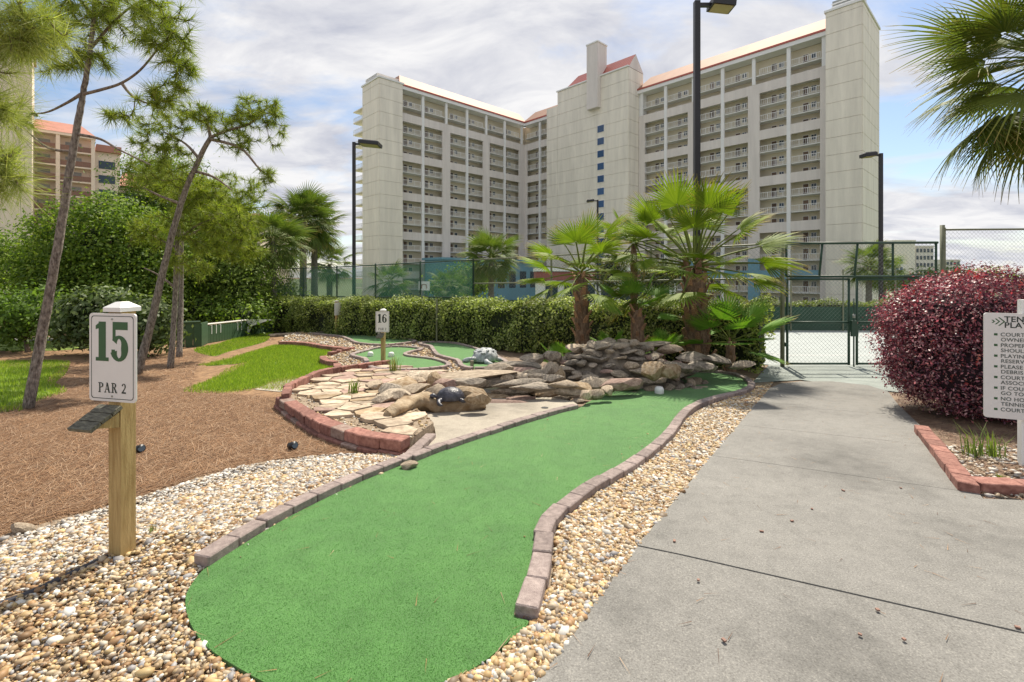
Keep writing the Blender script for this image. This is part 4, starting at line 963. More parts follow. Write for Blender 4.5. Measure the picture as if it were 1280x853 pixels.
# lower block with a red roof
pb('block', 'pink', S0 - 14, S0 - 3.5, 9.6, 24, HB, 20.4)
mb = MB(); mb.add([(S0 - 1.6, 9.4, 20.6), (S0 - 1.6, 24.4, 20.6), (S0 - 14, 24.4, 20.6), (S0 - 14, 9.4, 20.6), (S0 - 6, 10.5, 24.2), (S0 - 6, 21, 24.2)], [(0, 1, 5, 4), (1, 2, 5), (2, 3, 4, 5), (3, 0, 4)]); mb.build('roof', 'pinkroof', pk)
for k in range(8):
    zf_ = 17.4 - 2.95 * k; pb('floor_slab', 'pink', S0 - 3.5, S0 - 1.9, 9.6, 24, zf_ - .25, zf_); pb('balcony_wall', 'bwhite', S0 - 2.05, S0 - 1.9, 9.8, 13.6, zf_, zf_ + 1.0); pb('balcony_wall', 'bwhite', S0 - 2.05, S0 - 1.9, 14.4, 18.6, zf_, zf_ + 1.0)
    pb('balcony_door', 'blueglass', S0 - 3.5, S0 - 3.4, 10.6, 12.6, zf_ + .1, zf_ + 2.1); pb('balcony_door', 'blueglass', S0 - 3.5, S0 - 3.4, 15.4, 17.4, zf_ + .1, zf_ + 2.1)
for y in (13.7, 18.9, 23.4): pb('pier', 'pink', S0 - 2.4, S0 - 1.85, y, y + .6, HB, 20.4)
# orange roof seen through the pines
far = empty('tiled_roof_house', (0, 0, 0)); tag(far, 'tan building with an orange roof half hidden behind the pine crowns', 'building')
a, b = Q(232, 345, 60).x, Q(325, 345, 60).x
hb('wall', 'pink', (a, b, 60, 68, HB, zpk(278, 60)), parent=far); mb = MB(); z = zpk(278, 60)
mb.add([(a - .5, 59.4, z), (b + .5, 59.4, z), (b + .5, 68.5, z), (a - .5, 68.5, z), (a + 2, 64, z + 1.6), (b - 2, 64, z + 1.6)], [(0, 1, 5, 4), (1, 2, 5), (2, 3, 4, 5), (3, 0, 4)]); mb.build('roof', 'pinkroof', far)
for k in range(4): hb('window', 'glass', (a + 1 + k * 2.2, a + 2.2 + k * 2.2, 59.9, 59.98, z - 2.6, z - 1.2), parent=far)

# ================================================================== far buildings at the right
def far_block(label, px0, px1, pyt, Z, m, rows, cols, dp=12):
    o = tag(empty('distant_building', (0, 0, 0)), label, 'building'); x0, x1 = Q(px0, 0, Z).x, Q(px1, 0, Z).x; zt_ = zpk(pyt, Z)
    hb('wall', m, (x0, x1, Z, Z + dp, HB, zt_), parent=o); hb('parapet', m, (x0 - .2, x1 + .2, Z - .2, Z + dp, zt_, zt_ + .6), parent=o)
    wd = (x1 - x0) / cols
    for i in range(rows):
        for j in range(cols):
            hb('window', 'glass' if m != 'bwhite' else 'blueglass', (x0 + wd * (j + .2), x0 + wd * (j + .8), Z - .12, Z - .02, zt_ - 2.0 - i * 3.1 - .3, zt_ - .4 - i * 3.1 - .3), parent=o)
    return o
far_block('tan windowed slab tower far beyond the court gate', 1117, 1144, 302, 205, 'cream', 0, 1)
far_block('white flats with blue windows beside the distant tan tower', 1119, 1129, 322, 190, 'bwhite', 5, 2, 10)
far_block('grey white flats right of the distant tan tower', 1144.5, 1167, 309, 206, 'taupe', 6, 5)
far_block('pale flats left of the distant tan tower, behind the lamp pole', 1090, 1116.5, 303, 210, 'taupe', 6, 5)
far_block('low faint block on the horizon behind the tall fence', 1178, 1200, 326, 260, 'taupe', 3, 5)

# ================================================================== lamp posts
def lamp_post(label, px, ytop, Z, side, wd=.15, hl=.62, zg=None):
    top = Q(px, ytop, Z); zb = g(Z) if zg is None else zg
    o = tag(empty('lamp_post', (top.x, Z, zb)), label, 'lamp', 'lamp posts round the courts'); h = top.z - zb
    mb = MB(); mb.bx(-.2, .2, -.2, .2, 0, .12); mb.bx(-wd / 2, wd / 2, -wd / 2, wd / 2, .12, h); mb.build('pole', 'pole', o)
    mb = MB(); mb.bx(min(0, side * .32), max(0, side * .32), -.045, .045, h - .13, h - .05); mb.build('arm', 'pole', o)
    hd = empty('lamp_head', (side * (.32 + hl / 2), 0, h - .07), 0, o); hd.rotation_euler = (0, R(6) * side, 0)
    mb = MB(); x, y = hl / 2, hl * .38
    mb.add([(-x, -y, -.10), (x, -y, -.10), (x, y, -.10), (-x, y, -.10), (-x, -y, .06), (x, -y, .06), (x, y, .06), (-x, y, .06), (-x * .8, -y * .8, .11), (x * .8, -y * .8, .11), (x * .8, y * .8, .11), (-x * .8, y * .8, .11)],
           [(0, 1, 5, 4), (1, 2, 6, 5), (2, 3, 7, 6), (3, 0, 4, 7), (4, 5, 9, 8), (5, 6, 10, 9), (6, 7, 11, 10), (7, 4, 8, 11), (8, 9, 10, 11), (3, 2, 1, 0)])
    mb.build('housing', 'pole', hd); mb = MB(); mb.bx(-x * .84, x * .84, -y * .84, y * .84, -.125, -.105); mb.build('lens', 'lampyellow', hd)
    return o
lamp_post('tall black lamp post behind the big palm, its head at the top edge', 871, 2, 11.6, 1, .13, .55)
lamp_post('black lamp post before the left hotel wing, above the hedge', 442.5, 178, 24, 1, .14, 1.0)
lamp_post('black lamp post seen through the court gate, right of the hotel', 1101, 192, 24, -1, .14, .6)
lamp_post('far slim lamp post against the blank stair tower', 747, 250, 41, -1, .14, .6)

# ================================================================== fences
def wires(p, q, z0, z1, pitch=.062, rad=.0020, zbase=None):
    """chain link between two plan points: wires at 45 degrees both ways; z0,z1 above the terrain"""
    p, q = Vector(p), Vector(q); L = (q - p).length; H = z1 - z0; d = (q - p) / L; mb = MB()
    def pt(s, h):
        c = p + d * s; return Vector((c.x, c.y, g(c.y) + z0 + h))
    for sgn in (1, -1):
        k = -H
        while k < L + H:
            if sgn == 1: s0, s1 = k, k + H
            else: s0, s1 = k, k - H
            pts = []
            a, b = (s0, 0), (s1, H)
            t0, t1 = 0.0, 1.0
            ds = s1 - s0
            for lim, lo in ((0, True), (L, False)):
                tt = (lim - s0) / ds
                if (ds > 0) == lo: t0 = max(t0, tt)
                else: t1 = min(t1, tt)
            if t1 - t0 > .02: mb.tube([pt(s0 + ds * t0, H * t0), pt(s0 + ds * t1, H * t1)], rad, 3, cap=False)
            k += pitch * 1.414
    return mb
def fence(label, p, q, H, nspan, mid=(), m='fencegreen', link_h=None, screen=None, pr=.03, top=True, wire=True, z0=.05, cat='fence', pitch=.062):
    f = tag(empty('chain_link_fence', (0, 0, 0)), label, cat); p, q = Vector(p), Vector(q)
    for i in range(nspan + 1):
        c = p.lerp(q, i / nspan); mb = MB(); zb = g(c.y); mb.tube([(c.x, c.y, zb), (c.x, c.y, zb + H + .03)], pr, 10); mb.tube([(c.x, c.y, zb + H + .03), (c.x, c.y, zb + H + .06)], [pr * 1.15, pr * .5], 10); mb.build('post', m, f, smooth=False)
    def rail(h, r_=.021):
        n = 14; pts = [p.lerp(q, i / n) for i in range(n + 1)]; mb = MB(); mb.tube([(c.x, c.y, g(c.y) + h) for c in pts], r_, 8); mb.build('rail', m, f, smooth=True)
    if top: rail(H)
    for h in mid: rail(h)
    if wire: wires(p, q, z0, H, pitch=pitch).build('chain_link', 'wire', f)
    if screen:
        n = 14; mb = MB(); pts = [p.lerp(q, i / n) for i in range(n + 1)]; s0, s1 = screen
        nrm = Vector(((q - p).y, -(q - p).x)).normalized() * .05
        vs = [(c.x + nrm.x, c.y + nrm.y, g(c.y) + h) for c in pts for h in (s0, s1)]
        mb.add(vs, [(2 * i, 2 * i + 2, 2 * i + 3, 2 * i + 1) for i in range(n)]); mb.build('wind_screen', 'mesh_screen', f)
    return f
FH = 2.72
c978 = Q(978, 300, 10.55).to_2d(); c395 = Vector((-11.2, 22.6)); cs = c978.lerp(c395, .42)
fence('tall chain link fence behind the hedge between the palms and the gate', c978, cs, FH, 3, (1.95,), 'fenceolive', wire=True, pitch=.075)
fence('tall fence with see-through green wind screen behind the left hedge', cs, c395, FH, 5, (1.5,), 'fencegreen', screen=(.1, FH - .05), wire=True, pitch=.11)
# gate bay
gx0, gx1 = 978, 1176; gp, gq = Q(gx0, 0, 10.5).to_2d(), Q(gx1, 0, 10.45).to_2d()
gate = tag(empty('court_gate', (0, 0, 0)), 'green chain link double gate with transom at the end of the concrete path', 'gate')
def gp_(px, h, dy=0): 
    c = Q(px, 0, 10.47).to_2d(); return Vector((c.x, c.y + dy, g(c.y) + h))
def bar(name, a, b, r_=.028, m='fencegreen'): mb = MB(); mb.tube([a, b], r_, 10); return mb.build(name, m, gate, smooth=True)
bar('post', gp_(978, 0), gp_(978, 2.86), .045, 'fenceolive'); bar('post', gp_(1178, 0), gp_(1178, 3.1), .045, 'fenceolive')
bar('transom_rail', gp_(983, 2.70), gp_(1172, 2.72)); bar('transom_rail', gp_(983, 1.98), gp_(1172, 1.98)); bar('transom_rail', gp_(983, 1.92), gp_(1059, 1.92), .02)
for px in (983, 1024, 1068, 1116, 1170): bar('transom_post', gp_(px, 1.98), gp_(px + (4 if px in (1024, 1068) else 0), 2.70), .024)
for leaf, (a, b) in (('a', (984, 1061)), ('b', (1071, 1168))):
    for px in (a, b): bar('gate_stile', gp_(px, .05), gp_(px, 1.93), .026)
    bar('gate_rail', gp_(a, 1.92), gp_(b, 1.92), .024); bar('gate_rail', gp_(a, .98), gp_(b, .98), .024); bar('gate_rail', gp_(a, .08), gp_(b, .08), .022)
    A, B = gp_(a, 0).to_2d(), gp_(b, 0).to_2d(); wires(A, B, .08, 1.92).build('chain_link', 'wire', gate)
bar('drop_rod', gp_(1066, .02, -.03), gp_(1066, 1.5, -.03), .016); bar('hinge', gp_(980, 1.6), gp_(984, 1.6), .05); bar('hinge', gp_(980, .5), gp_(984, .5), .05)
mb = MB(); c = gp_(1066, .85, -.05); mb.box(c, (.14, .05, .34)); mb.build('latch_plate', 'fencegreen', gate); bar('padlock', gp_(1064, 1.08, -.08), gp_(1064, 1.16, -.08), .03, 'steel')
wires(gp_(983, 0).to_2d(), gp_(1170, 0).to_2d(), 1.98, 2.70).build('chain_link', 'wire', gate)
fence('taller chain link fence rising behind the red bush', gp_(1179, 0).to_2d(), Vector((15.5, 10.2)), 3.0, 2, (1.5,), 'fenceolive', pr=.045)
# far side of the court: dark wind screen
def screen_fence(label, a, b, H, n):
    f = tag(empty('screened_fence', (0, 0, 0)), label, 'fence'); a, b = Vector(a), Vector(b)
    for i in range(n + 1):
        c = a.lerp(b, i / n); mb = MB(); mb.tube([(c.x, c.y - .04, g(c.y)), (c.x, c.y - .04, g(c.y) + H + 1.6)], .03, 8); mb.build('post', 'fenceolive', f)
    k = 12; vs = []; 
    for i in range(k + 1):
        c = a.lerp(b, i / k); vs += [(c.x, c.y, g(c.y) + .05), (c.x, c.y, g(c.y) + H), (c.x, c.y + .01, g(c.y) + .05), (c.x, c.y + .01, g(c.y) + H)]
    mb = MB(); mb.add(vs, [(4 * i, 4 * i + 4, 4 * i + 5, 4 * i + 1) for i in range(k)] + [(4 * i + 6, 4 * i + 2, 4 * i + 3, 4 * i + 7) for i in range(k)]); mb.build('wind_screen', 'screen', f)
screen_fence('dark green wind screen across the far side of the court', (7.5, 20.6), (18.5, 20.4), 1.05, 5)
# basketball hoop on the court
bh = empty('basketball_hoop', (Q(530, 0, 24).x, 24, g(24))); tag(bh, 'basketball hoop with white backboard behind the green wind screen', 'hoop')
zt_ = CAMH + (HY - 352) / F * 24 - g(24)
mb = MB(); mb.tube([(0, .6, 0), (0, .6, zt_ - .4), (0, .1, zt_ - .3)], .06, 8); mb.build('pole', 'fencegreen', bh)
mb = MB(); mb.bx(-.27, .27, .02, .07, zt_ - .45, zt_); mb.build('backboard', 'white', bh); mb = MB(); mb.bx(-.13, -.10, 0, .019, zt_ - .36, zt_ - .15); mb.bx(.10, .13, 0, .019, zt_ - .36, zt_ - .15); mb.bx(-.13, .13, 0, .018, zt_ - .18, zt_ - .15); mb.build('target_square', 'bandred', bh)
mb = MB(); mb.tube([(.23 * math.cos(t), -.27 + .23 * math.sin(t), zt_ - .75) for t in np.linspace(0, 6.283, 17)], .015, 6); mb.build('rim', 'bandred', bh)

# ================================================================== green bridge and box among the trees
br = empty('footbridge', (0, 0, 0)); tag(br, 'dark green wooden footbridge with solid sides beyond the pine straw', 'bridge')
def plank_wall(par, a, b, h, m='boxgreen', bw=.16):
    a, b = Vector(a), Vector(b); n = max(2, int((b - a).length / bw)); d = (b - a).normalized(); an = math.atan2(d.y, d.x)
    me = MB(); me.bx(-(b - a).length / n / 2 + .006, (b - a).length / n / 2 - .006, -.02, .02, 0, h); me = me.mesh('plank'); me.materials.append(M[m])
    for i in range(n):
        c = a.lerp(b, (i + .5) / n); link('plank', me, None, par, (c.x, c.y, g(c.y) + .02), (0, 0, an))
a, b, c_, d_ = P(221, 436).to_2d(), P(251, 434).to_2d(), P(259, 430).to_2d(), P(310, 421).to_2d()
plank_wall(br, a, b, .72); plank_wall(br, b, c_, .70); plank_wall(br, c_, d_, .55); plank_wall(br, d_, P(345, 415).to_2d(), .42)
for p_, q_ in ((a, b), (c_, d_), (d_, P(345, 415).to_2d())):
    mb = MB(); h = .74 if p_ is a else (.60 if p_ is c_ else .48); mb.tube([(p_.x, p_.y - .03, g(p_.y) + h + .03), (q_.x, q_.y - .03, g(q_.y) + h + .03)], .035, 6); mb.build('top_rail', 'boxgreen' if p_ is a else 'taupe', br)
for t in (.1, .2, .3, .72, .82): 
    q_ = c_.lerp(d_, t); mb = MB(); mb.bx(q_.x - .03, q_.x + .03, q_.y - .06, q_.y - .035, g(q_.y) + .3, g(q_.y) + .6); mb.build('baluster', 'bwhite', br)
mb = MB(); mb.add([(d_.x, d_.y - .1, g(d_.y) + .66), (d_.x + .9, d_.y - .06, g(d_.y) + .64), (d_.x + .2, d_.y - .1, g(d_.y) + .42), (d_.x, d_.y - .1, g(d_.y)), (d_.x, d_.y - .05, g(d_.y) + .66), (d_.x + .9, d_.y - .02, g(d_.y) + .64), (d_.x + .2, d_.y - .05, g(d_.y) + .42), (d_.x, d_.y - .05, g(d_.y))], [(0, 3, 2), (0, 2, 1), (4, 6, 7), (4, 5, 6), (0, 1, 5, 4), (1, 2, 6, 5), (2, 3, 7, 6), (3, 0, 4, 7)]); mb.build('bracket', 'bwhite', br)
mk = empty('course_marker', P(325, 413)); tag(mk, 'small white marker post with orange top beyond the green bridge', 'marker')
mb = MB(); mb.bx(-.05, .05, -.05, .05, 0, .55); mb.build('post', 'white', mk); mb = MB(); mb.bx(-.06, .06, -.06, .06, .55, .68); mb.build('cap', 'bandred', mk)
# ================================================================== palms
def fan_mesh(Rr, nseg=26, spread=210, droop=.25, pet=.6, seed=0, tipdry=.25, curl=.0, green=((.10, .20, .025), (.16, .27, .05)), pw=.018, split=.5):
    """petiole along +x, then a pleated fan; colour dries towards the tips"""
    r = np.random.default_rng(seed); V = []; Fc = []; C = []
    g0, g1 = np.array(green[0]), np.array(green[1]); dry = np.array((.36, .24, .10)); yel = np.array((.33, .30, .06))
    n = 6; sag = -.10 * pet
    for i in range(n + 1):
        t = i / n; x = pet * t; z = sag * t * t; w_ = pw * (1.5 - .8 * t)
        V += [(x, -w_, z + .3 * w_), (x, w_, z + .3 * w_), (x, 0, z - w_)]; C += [(.20, .24, .06)] * 3
        if i:
            b = 3 * (i - 1); Fc += [(b, b + 3, b + 4, b + 1), (b + 1, b + 4, b + 5, b + 2), (b + 2, b + 5, b + 3, b)]
    hub = np.array([pet, 0, sag]); ts = [.04, .2, .4, .6, .8, 1.0]; da = R(spread) / nseg
    for i in range(nseg):
        a = -R(spread) / 2 + da * (i + .5); ln = Rr * (1 - .32 * (abs(a) / R(spread / 2)) ** 1.6) * r.uniform(.92, 1.05)
        dz = droop * r.uniform(.7, 1.5); gcol = g0 + (g1 - g0) * r.random(); td = tipdry * r.uniform(.3, 1.6); b0 = len(V); fold = .35
        for j, t in enumerate(ts):
            rad = ln * t; wd = rad * math.tan(da / 2) if t <= split else ln * split * math.tan(da / 2) * (1 - ((t - split) / (1 - split)) ** 1.1)
            wd = max(wd, .002); z = -ln * dz * max(0, t - .25) ** 1.8 + abs(a) * .05 * rad - curl * rad * (abs(a) / 2) ** 2
            aa = a * (1 - .06 * t); ctr = hub + np.array([rad * math.cos(aa), rad * math.sin(aa), z]); sd = np.array([-math.sin(aa), math.cos(aa), 0]) * wd
            dn = np.array([0, 0, -fold * wd])
            V += [ctr - sd + dn, ctr + dn * -1, ctr + sd + dn]
            k = np.clip((t - (1 - td)) / max(td, .05), 0, 1); cl = gcol * (1 - k) + (yel * (1 - k) + dry * k) * k; C += [cl] * 3
            if j: p = b0 + 3 * (j - 1); Fc += [(p, p + 3, p + 4, p + 1), (p + 1, p + 4, p + 5, p + 2)]
    return np_mesh('frond', np.array(V), np.array(Fc), np.array(C, float))
WASH = [fan_mesh(.64, 30, 200, .18 + .10 * (s % 3), .98, s, .14 + .12 * (s % 3), .18, split=.52, green=((.10, .165, .015), (.21, .28, .03))) for s in range(6)]
WASHS = [fan_mesh(.62, 22, 190, .10, .5, s + 20, .12, green=((.10, .24, .025), (.18, .32, .05)), pw=.012) for s in range(4)]
SABAL = [fan_mesh(1.0, 30, 230, .42, .8, s + 40, .12, .25, green=((.085, .135, .03), (.16, .21, .05)), split=.42) for s in range(5)]
SABN = [fan_mesh(.95, 40, 240, .42, .85, s + 60, .22, .2, green=((.085, .125, .025), (.17, .20, .045)), split=.38) for s in range(5)]
DEAD = [fan_mesh(.8, 22, 130, .5, .5, s + 80, .9, .4, green=((.22, .15, .07), (.30, .21, .10))) for s in range(3)]
for me in WASH + WASHS + SABAL + SABN + DEAD: me.materials.append(M['frond'])
def palm(name, label, base, top, fronds, rt, meshes, scale=1.0, emax=82, emin=-35, boots=0, group=None, lean=(0, 0), seed=1, trunk='palmtrunk', dead=0, elist=None):
    r = random.Random(seed); base = Vector(base); top = Vector(top); o = tag(empty(name, base), label, 'palm', group); h = top - base
    n = 12; pts = [h * (i / n) for i in range(n + 1)]; rd = [rt * (1.18 - .25 * (i / n)) * (1 + .06 * math.sin(i * 2.1)) for i in range(n + 1)]; rd[-1] *= .6
    mb = MB(); mb.tube(pts, rd, 14); mb.build('trunk', trunk, o, smooth=True)
    bm_ = None
    if boots:
        me = MB(); me.add([(-.5, 0, 0), (.5, 0, 0), (.32, .55, 1), (-.32, .55, 1), (-.5, -.3, 0), (.5, -.3, 0), (.25, .36, 1.05), (-.25, .36, 1.05)], [(0, 1, 2, 3), (5, 4, 7, 6), (4, 0, 3, 7), (1, 5, 6, 2), (3, 2, 6, 7), (4, 5, 1, 0)]); me = me.mesh('leaf_base'); me.materials.append(M['boot'])
        for i in range(boots):
            t = (i + r.random() * .6) / boots; a = i * 2.4 + r.uniform(-.3, .3); c = h * t; rr_ = rt * (1.1 - .25 * t); s = r.uniform(.8, 1.25)
            link('leaf_base', me, None, o, (c.x + math.cos(a) * rr_, c.y + math.sin(a) * rr_, c.z), (R(r.uniform(-14, 12)), R(r.uniform(-8, 8)), a - math.pi / 2), (rt * .62 * s, rt * .9 * s, rt * 1.15 * s))
    for i in range(fronds):
        t = (i + .5) / fronds; el = emax + (emin - emax) * t ** .85 + r.uniform(-7, 7); az = i * 2.39996 + r.uniform(-.25, .25) + seed
        if elist: az, el = elist[i]; az = R(az)
        s = scale * r.uniform(.85, 1.12) * (1 if t > .15 else .85); ch = h + Vector((math.cos(az), math.sin(az), 0)) * rt * .5 + Vector((0, 0, (1 - t) * rt * 1.5 - rt * .3))
        # build rotation: pitch up by el about local y, then turn to az, with a small roll
        m3 = Matrix.Rotation(az, 4, 'Z') @ Matrix.Rotation(-R(el), 4, 'Y') @ Matrix.Rotation(R(r.uniform(-25, 25)), 4, 'X')
        link('frond', r.choice(meshes), None, o, ch, m3.to_euler(), s)
    for i in range(dead):
        az = r.uniform(0, 6.28); m3 = Matrix.Rotation(az, 4, 'Z') @ Matrix.Rotation(R(r.uniform(60, 85)), 4, 'Y')
        link('dead_frond', r.choice(DEAD), None, o, h + Vector((math.cos(az), math.sin(az), -.5)) * rt * .9, m3.to_euler(), scale * r.uniform(.6, .9))
    return o
def gnd(px, Z): return Vector(((px - CX) / F * Z, Z, g(Z)))
WASH2 = [fan_mesh(.66, 28, 195, .16 + .10 * (s % 3), .74, s + 130, .12 + .12 * (s % 3), .15, split=.52, green=((.105, .175, .016), (.22, .30, .035))) for s in range(5)]
for me in WASH2: me.materials.append(M['frond'])
palm('fan_palm', 'largest fan palm with a thick brown booted trunk right of the waterfall', gnd(872, 9.7), Q(868, 335, 9.7), 38, .21, WASH, 1.12, 88, -26, 52, 'fan palms by the waterfall', seed=2, dead=0)
palm('fan_palm', 'fan palm with a red brown booted trunk at the left of the waterfall', gnd(729, 9.4), Q(726, 343, 9.4), 22, .13, WASH2, .90, 84, -28, 46, 'fan palms by the waterfall', seed=5, dead=0)
palm('fan_palm', 'slim fan palm with drooping crown between the two bigger ones', gnd(794, 10.2), Q(792, 305, 10.2), 15, .075, WASH2, .78, 70, -45, 0, 'fan palms by the waterfall', seed=9, dead=1)
palm('fan_palm', 'short bright fan palm directly behind the waterfall heap', gnd(799, 9.3), Q(797, 388, 9.3), 9, .11, WASHS, .75, 78, -5, 26, 'fan palms by the waterfall', seed=12)
palm('fan_palm', 'knee-high fan palm with a short dark trunk right of the largest palm', gnd(913, 9.3), Q(913, 427, 9.3), 13, .085, WASHS, 1.0, 75, -10, 12, 'fan palms by the waterfall', seed=14)
palm('palm_seedling', 'tiny bright palm seedling left of the short fan palm', gnd(763, 9.6), gnd(763, 9.6) + Vector((0, 0, .45)), 8, .03, WASHS, .5, 75, 10, 0, 'palm seedlings', seed=16)
palm('palm_seedling', 'tiny palm seedling at the left foot of the waterfall', gnd(698, 9.6), gnd(698, 9.6) + Vector((0, 0, .20)), 8, .03, WASHS, .5, 70, 5, 0, 'palm seedlings', seed=17)
palm('palm_seedling', 'tiny palm seedling between the short palm and the largest palm', gnd(830, 9.8), gnd(830, 9.8) + Vector((0, 0, .35)), 8, .03, WASHS, .6, 75, 5, 0, 'palm seedlings', seed=18)
# cabbage palms
palm('cabbage_palm', 'cabbage palm whose drooping crown overhangs the red bush from the right edge', Vector((7.95, 7.0, g(7))), Q(1318, 80, 7.0), 54, .17, SABN, 1.04, 80, -66, 0, 'cabbage palms', seed=23, trunk='sabaltrunk')
for px, pyb, pyc, Z, lb, s, sd, nf in ((341, 412, 302, 21.5, 'left cabbage palm of the group left of the lamp post', 1.0, 31, 44), (379, 400, 272, 26, 'tallest cabbage palm of the group left of the lamp post', 1.2, 32, 50), (393, 400, 286, 28, 'right cabbage palm of the group left of the lamp post', 1.15, 33, 46),
                                   (412, 400, 330, 30, 'short cabbage palm just left of the lamp post', 1.0, 34, 24), (614, 390, 322, 30, 'cabbage palm behind the wind screen in front of the left wing', 1.2, 35, 44), (1086, 400, 330, 33, 'cabbage palm behind the gate, left of the lamp pole', 1.1, 36, 36), (1104, 400, 340, 36, 'cabbage palm behind the gate, right of the lamp pole', 1.0, 37, 30), (488, 395, 352, 32, 'low cabbage palm behind the left end of the wind screen', .95, 38, 28), (560, 390, 358, 36, 'low cabbage palm behind the basketball hoop', .95, 39, 26)):
    b = Vector(((px - CX) / F * Z, Z, g(Z))); palm('cabbage_palm', lb, b, Q(px, pyc, Z), nf, .17, SABAL, s, 78, -58, 0, 'cabbage palms', seed=sd, trunk='sabaltrunk')

# ================================================================== pines
NG = [(.19, .24, .035), (.26, .31, .05), (.14, .19, .03), (.33, .36, .08), (.21, .28, .04)]
def pine(label, trunk, r0, r1, limbs, regions, needle=.2, nn=46, wd=.0075, seed=1, pal=NG, group='pine trees'):
    """trunk and limbs are point lists; regions are (centre, radii, count) of needle tufts joined to the nearest wood"""
    r = np.random.default_rng(seed); trunk = [Vector(p) for p in trunk]; base = trunk[0].copy()
    o = tag(empty('pine_tree', base), label, 'pine', group)
    mb = MB(); tp = smooth(trunk, 6); mb.tube([p - base for p in tp], [r0 + (r1 - r0) * (i / (len(tp) - 1)) ** .8 for i in range(len(tp))], 12); 
    me = mb.mesh('trunk', True)
    for v in me.vertices: v.co += v.normal * (.05 * r0 * math.sin(v.co.z * 37 + v.co.x * 60) + .04 * r0 * math.sin(v.co.z * 71 + v.co.y * 90))
    link('trunk', me, 'bark_grey', o)
    sk = [np.array(p) for p in tp[len(tp) * 3 // 5:]]
    for lp in limbs:
        sp = smooth([Vector(p) for p in lp], 5); mb = MB(); m_ = len(sp); rr0 = r1 * .62 + .006
        mb.tube([p - base for p in sp], [rr0 * (1 - .8 * i / (m_ - 1)) + .004 for i in range(m_)], 7); mb.build('limb', 'bark', o, smooth=True); sk += [np.array(p) for p in sp]
    tips = []
    for c, rad, n in regions:
        d = unit(r.normal(size=(n, 3))) * (r.random((n, 1)) ** .4) * np.array(rad); tips += list(np.array(c) + d)
    tw = MB(); skel = np.array(sk); tips = np.array(tips); order = np.argsort([np.min(np.linalg.norm(skel - t, axis=1)) for t in tips]); V = []; C = []
    for i in order:
        t = tips[i]; k = np.argmin(np.linalg.norm(skel - t, axis=1)); s = skel[k]; L = np.linalg.norm(t - s)
        mid = (s + t) / 2 + np.array([0, 0, -.08 * L]) + r.normal(size=3) * .05 * L
        tw.tube([Vector(s) - base, Vector(mid) - base, Vector(t) - base], [min(.012, .004 + .006 * L), .006, .003], 4, cap=False)
        skel = np.vstack([skel, mid[None], t[None]])
        dr = unit(t - mid)
        n = nn; u = unit(dr * r.uniform(-.1, 1.2, (n, 1)) + unit(r.normal(size=(n, 3))) * .85); ln = needle * r.uniform(.6, 1.15, (n, 1)); b0 = t - dr * r.random((n, 1)) * needle * .5
        sd = unit(np.cross(u, r.normal(size=(n, 3)))) * wd / 2; e_ = b0 + u * ln + np.array([0, 0, -.12]) * ln
        V.append(np.stack([b0 - sd, b0 + sd, e_], 1).reshape(-1, 3) - np.array(base)); C.append(np.repeat(pick(pal, n, r, .2) * r.uniform(.8, 1.2), 3, 0))
    tw.build('twigs', 'twig', o, smooth=True)['kind'] = 'stuff'; V = np.concatenate(V); link('needles', np_mesh('needles', V, np.arange(len(V)).reshape(-1, 3), np.concatenate(C)), 'needle', o)['kind'] = 'stuff'
    return o
def rg(px, py, rx, ry, Z, n, dz=None): return (Q(px, py, Z), (rx * Z / F, dz or max(rx, ry) * Z / F * .8, ry * Z / F), n)
Z1 = 6.2
pine('leaning pine with bare grey trunk at far left, rooted by the lawn', [P(35, 512), Q(52, 420, Z1), Q(72, 310, Z1), Q(88, 210, Z1), Q(100, 140, Z1), Q(104, 116, Z1), Q(112, 70, Z1 - .1), Q(118, 10, Z1 - .1), Q(120, -80, Z1)], .062, .018,
     [[Q(104, 118, Z1), Q(128, 112, Z1 - .1), Q(152, 104, Z1 - .2), Q(175, 88, Z1 - .3), Q(197, 62, Z1 - .35), Q(215, 40, Z1 - .4)], [Q(101, 118, Z1), Q(85, 128, Z1 + .1), Q(60, 140, Z1 + .2), Q(38, 143, Z1 + .3)], [Q(96, 168, Z1), Q(125, 174, Z1 - .1), Q(150, 188, Z1 - .2), Q(188, 206, Z1 - .3)],
      [Q(112, 80, Z1), Q(80, 55, Z1), Q(50, 30, Z1)], [Q(114, 60, Z1), Q(150, 20, Z1), Q(185, -5, Z1)], [Q(118, 20, Z1), Q(90, -10, Z1), Q(60, -40, Z1)], [Q(152, 104, Z1 - .2), Q(165, 120, Z1 - .2), Q(185, 130, Z1 - .3)], [Q(94, 190, Z1), Q(60, 185, Z1), Q(30, 160, Z1)]],
     [rg(205, 35, 42, 42, Z1 - .3, 62), rg(150, 18, 60, 28, Z1, 55), rg(90, 30, 60, 42, Z1, 60), rg(225, 90, 22, 30, Z1 - .3, 26), rg(195, 120, 28, 14, Z1 - .3, 20), rg(100, 75, 40, 16, Z1, 26), rg(150, 148, 22, 9, Z1 - .2, 10), rg(40, 60, 30, 30, Z1, 30), rg(140, -50, 110, 40, Z1, 60), rg(30, 150, 20, 12, Z1 + .2, 8)], .21, 46, .008, 41)
Z2 = 9.4
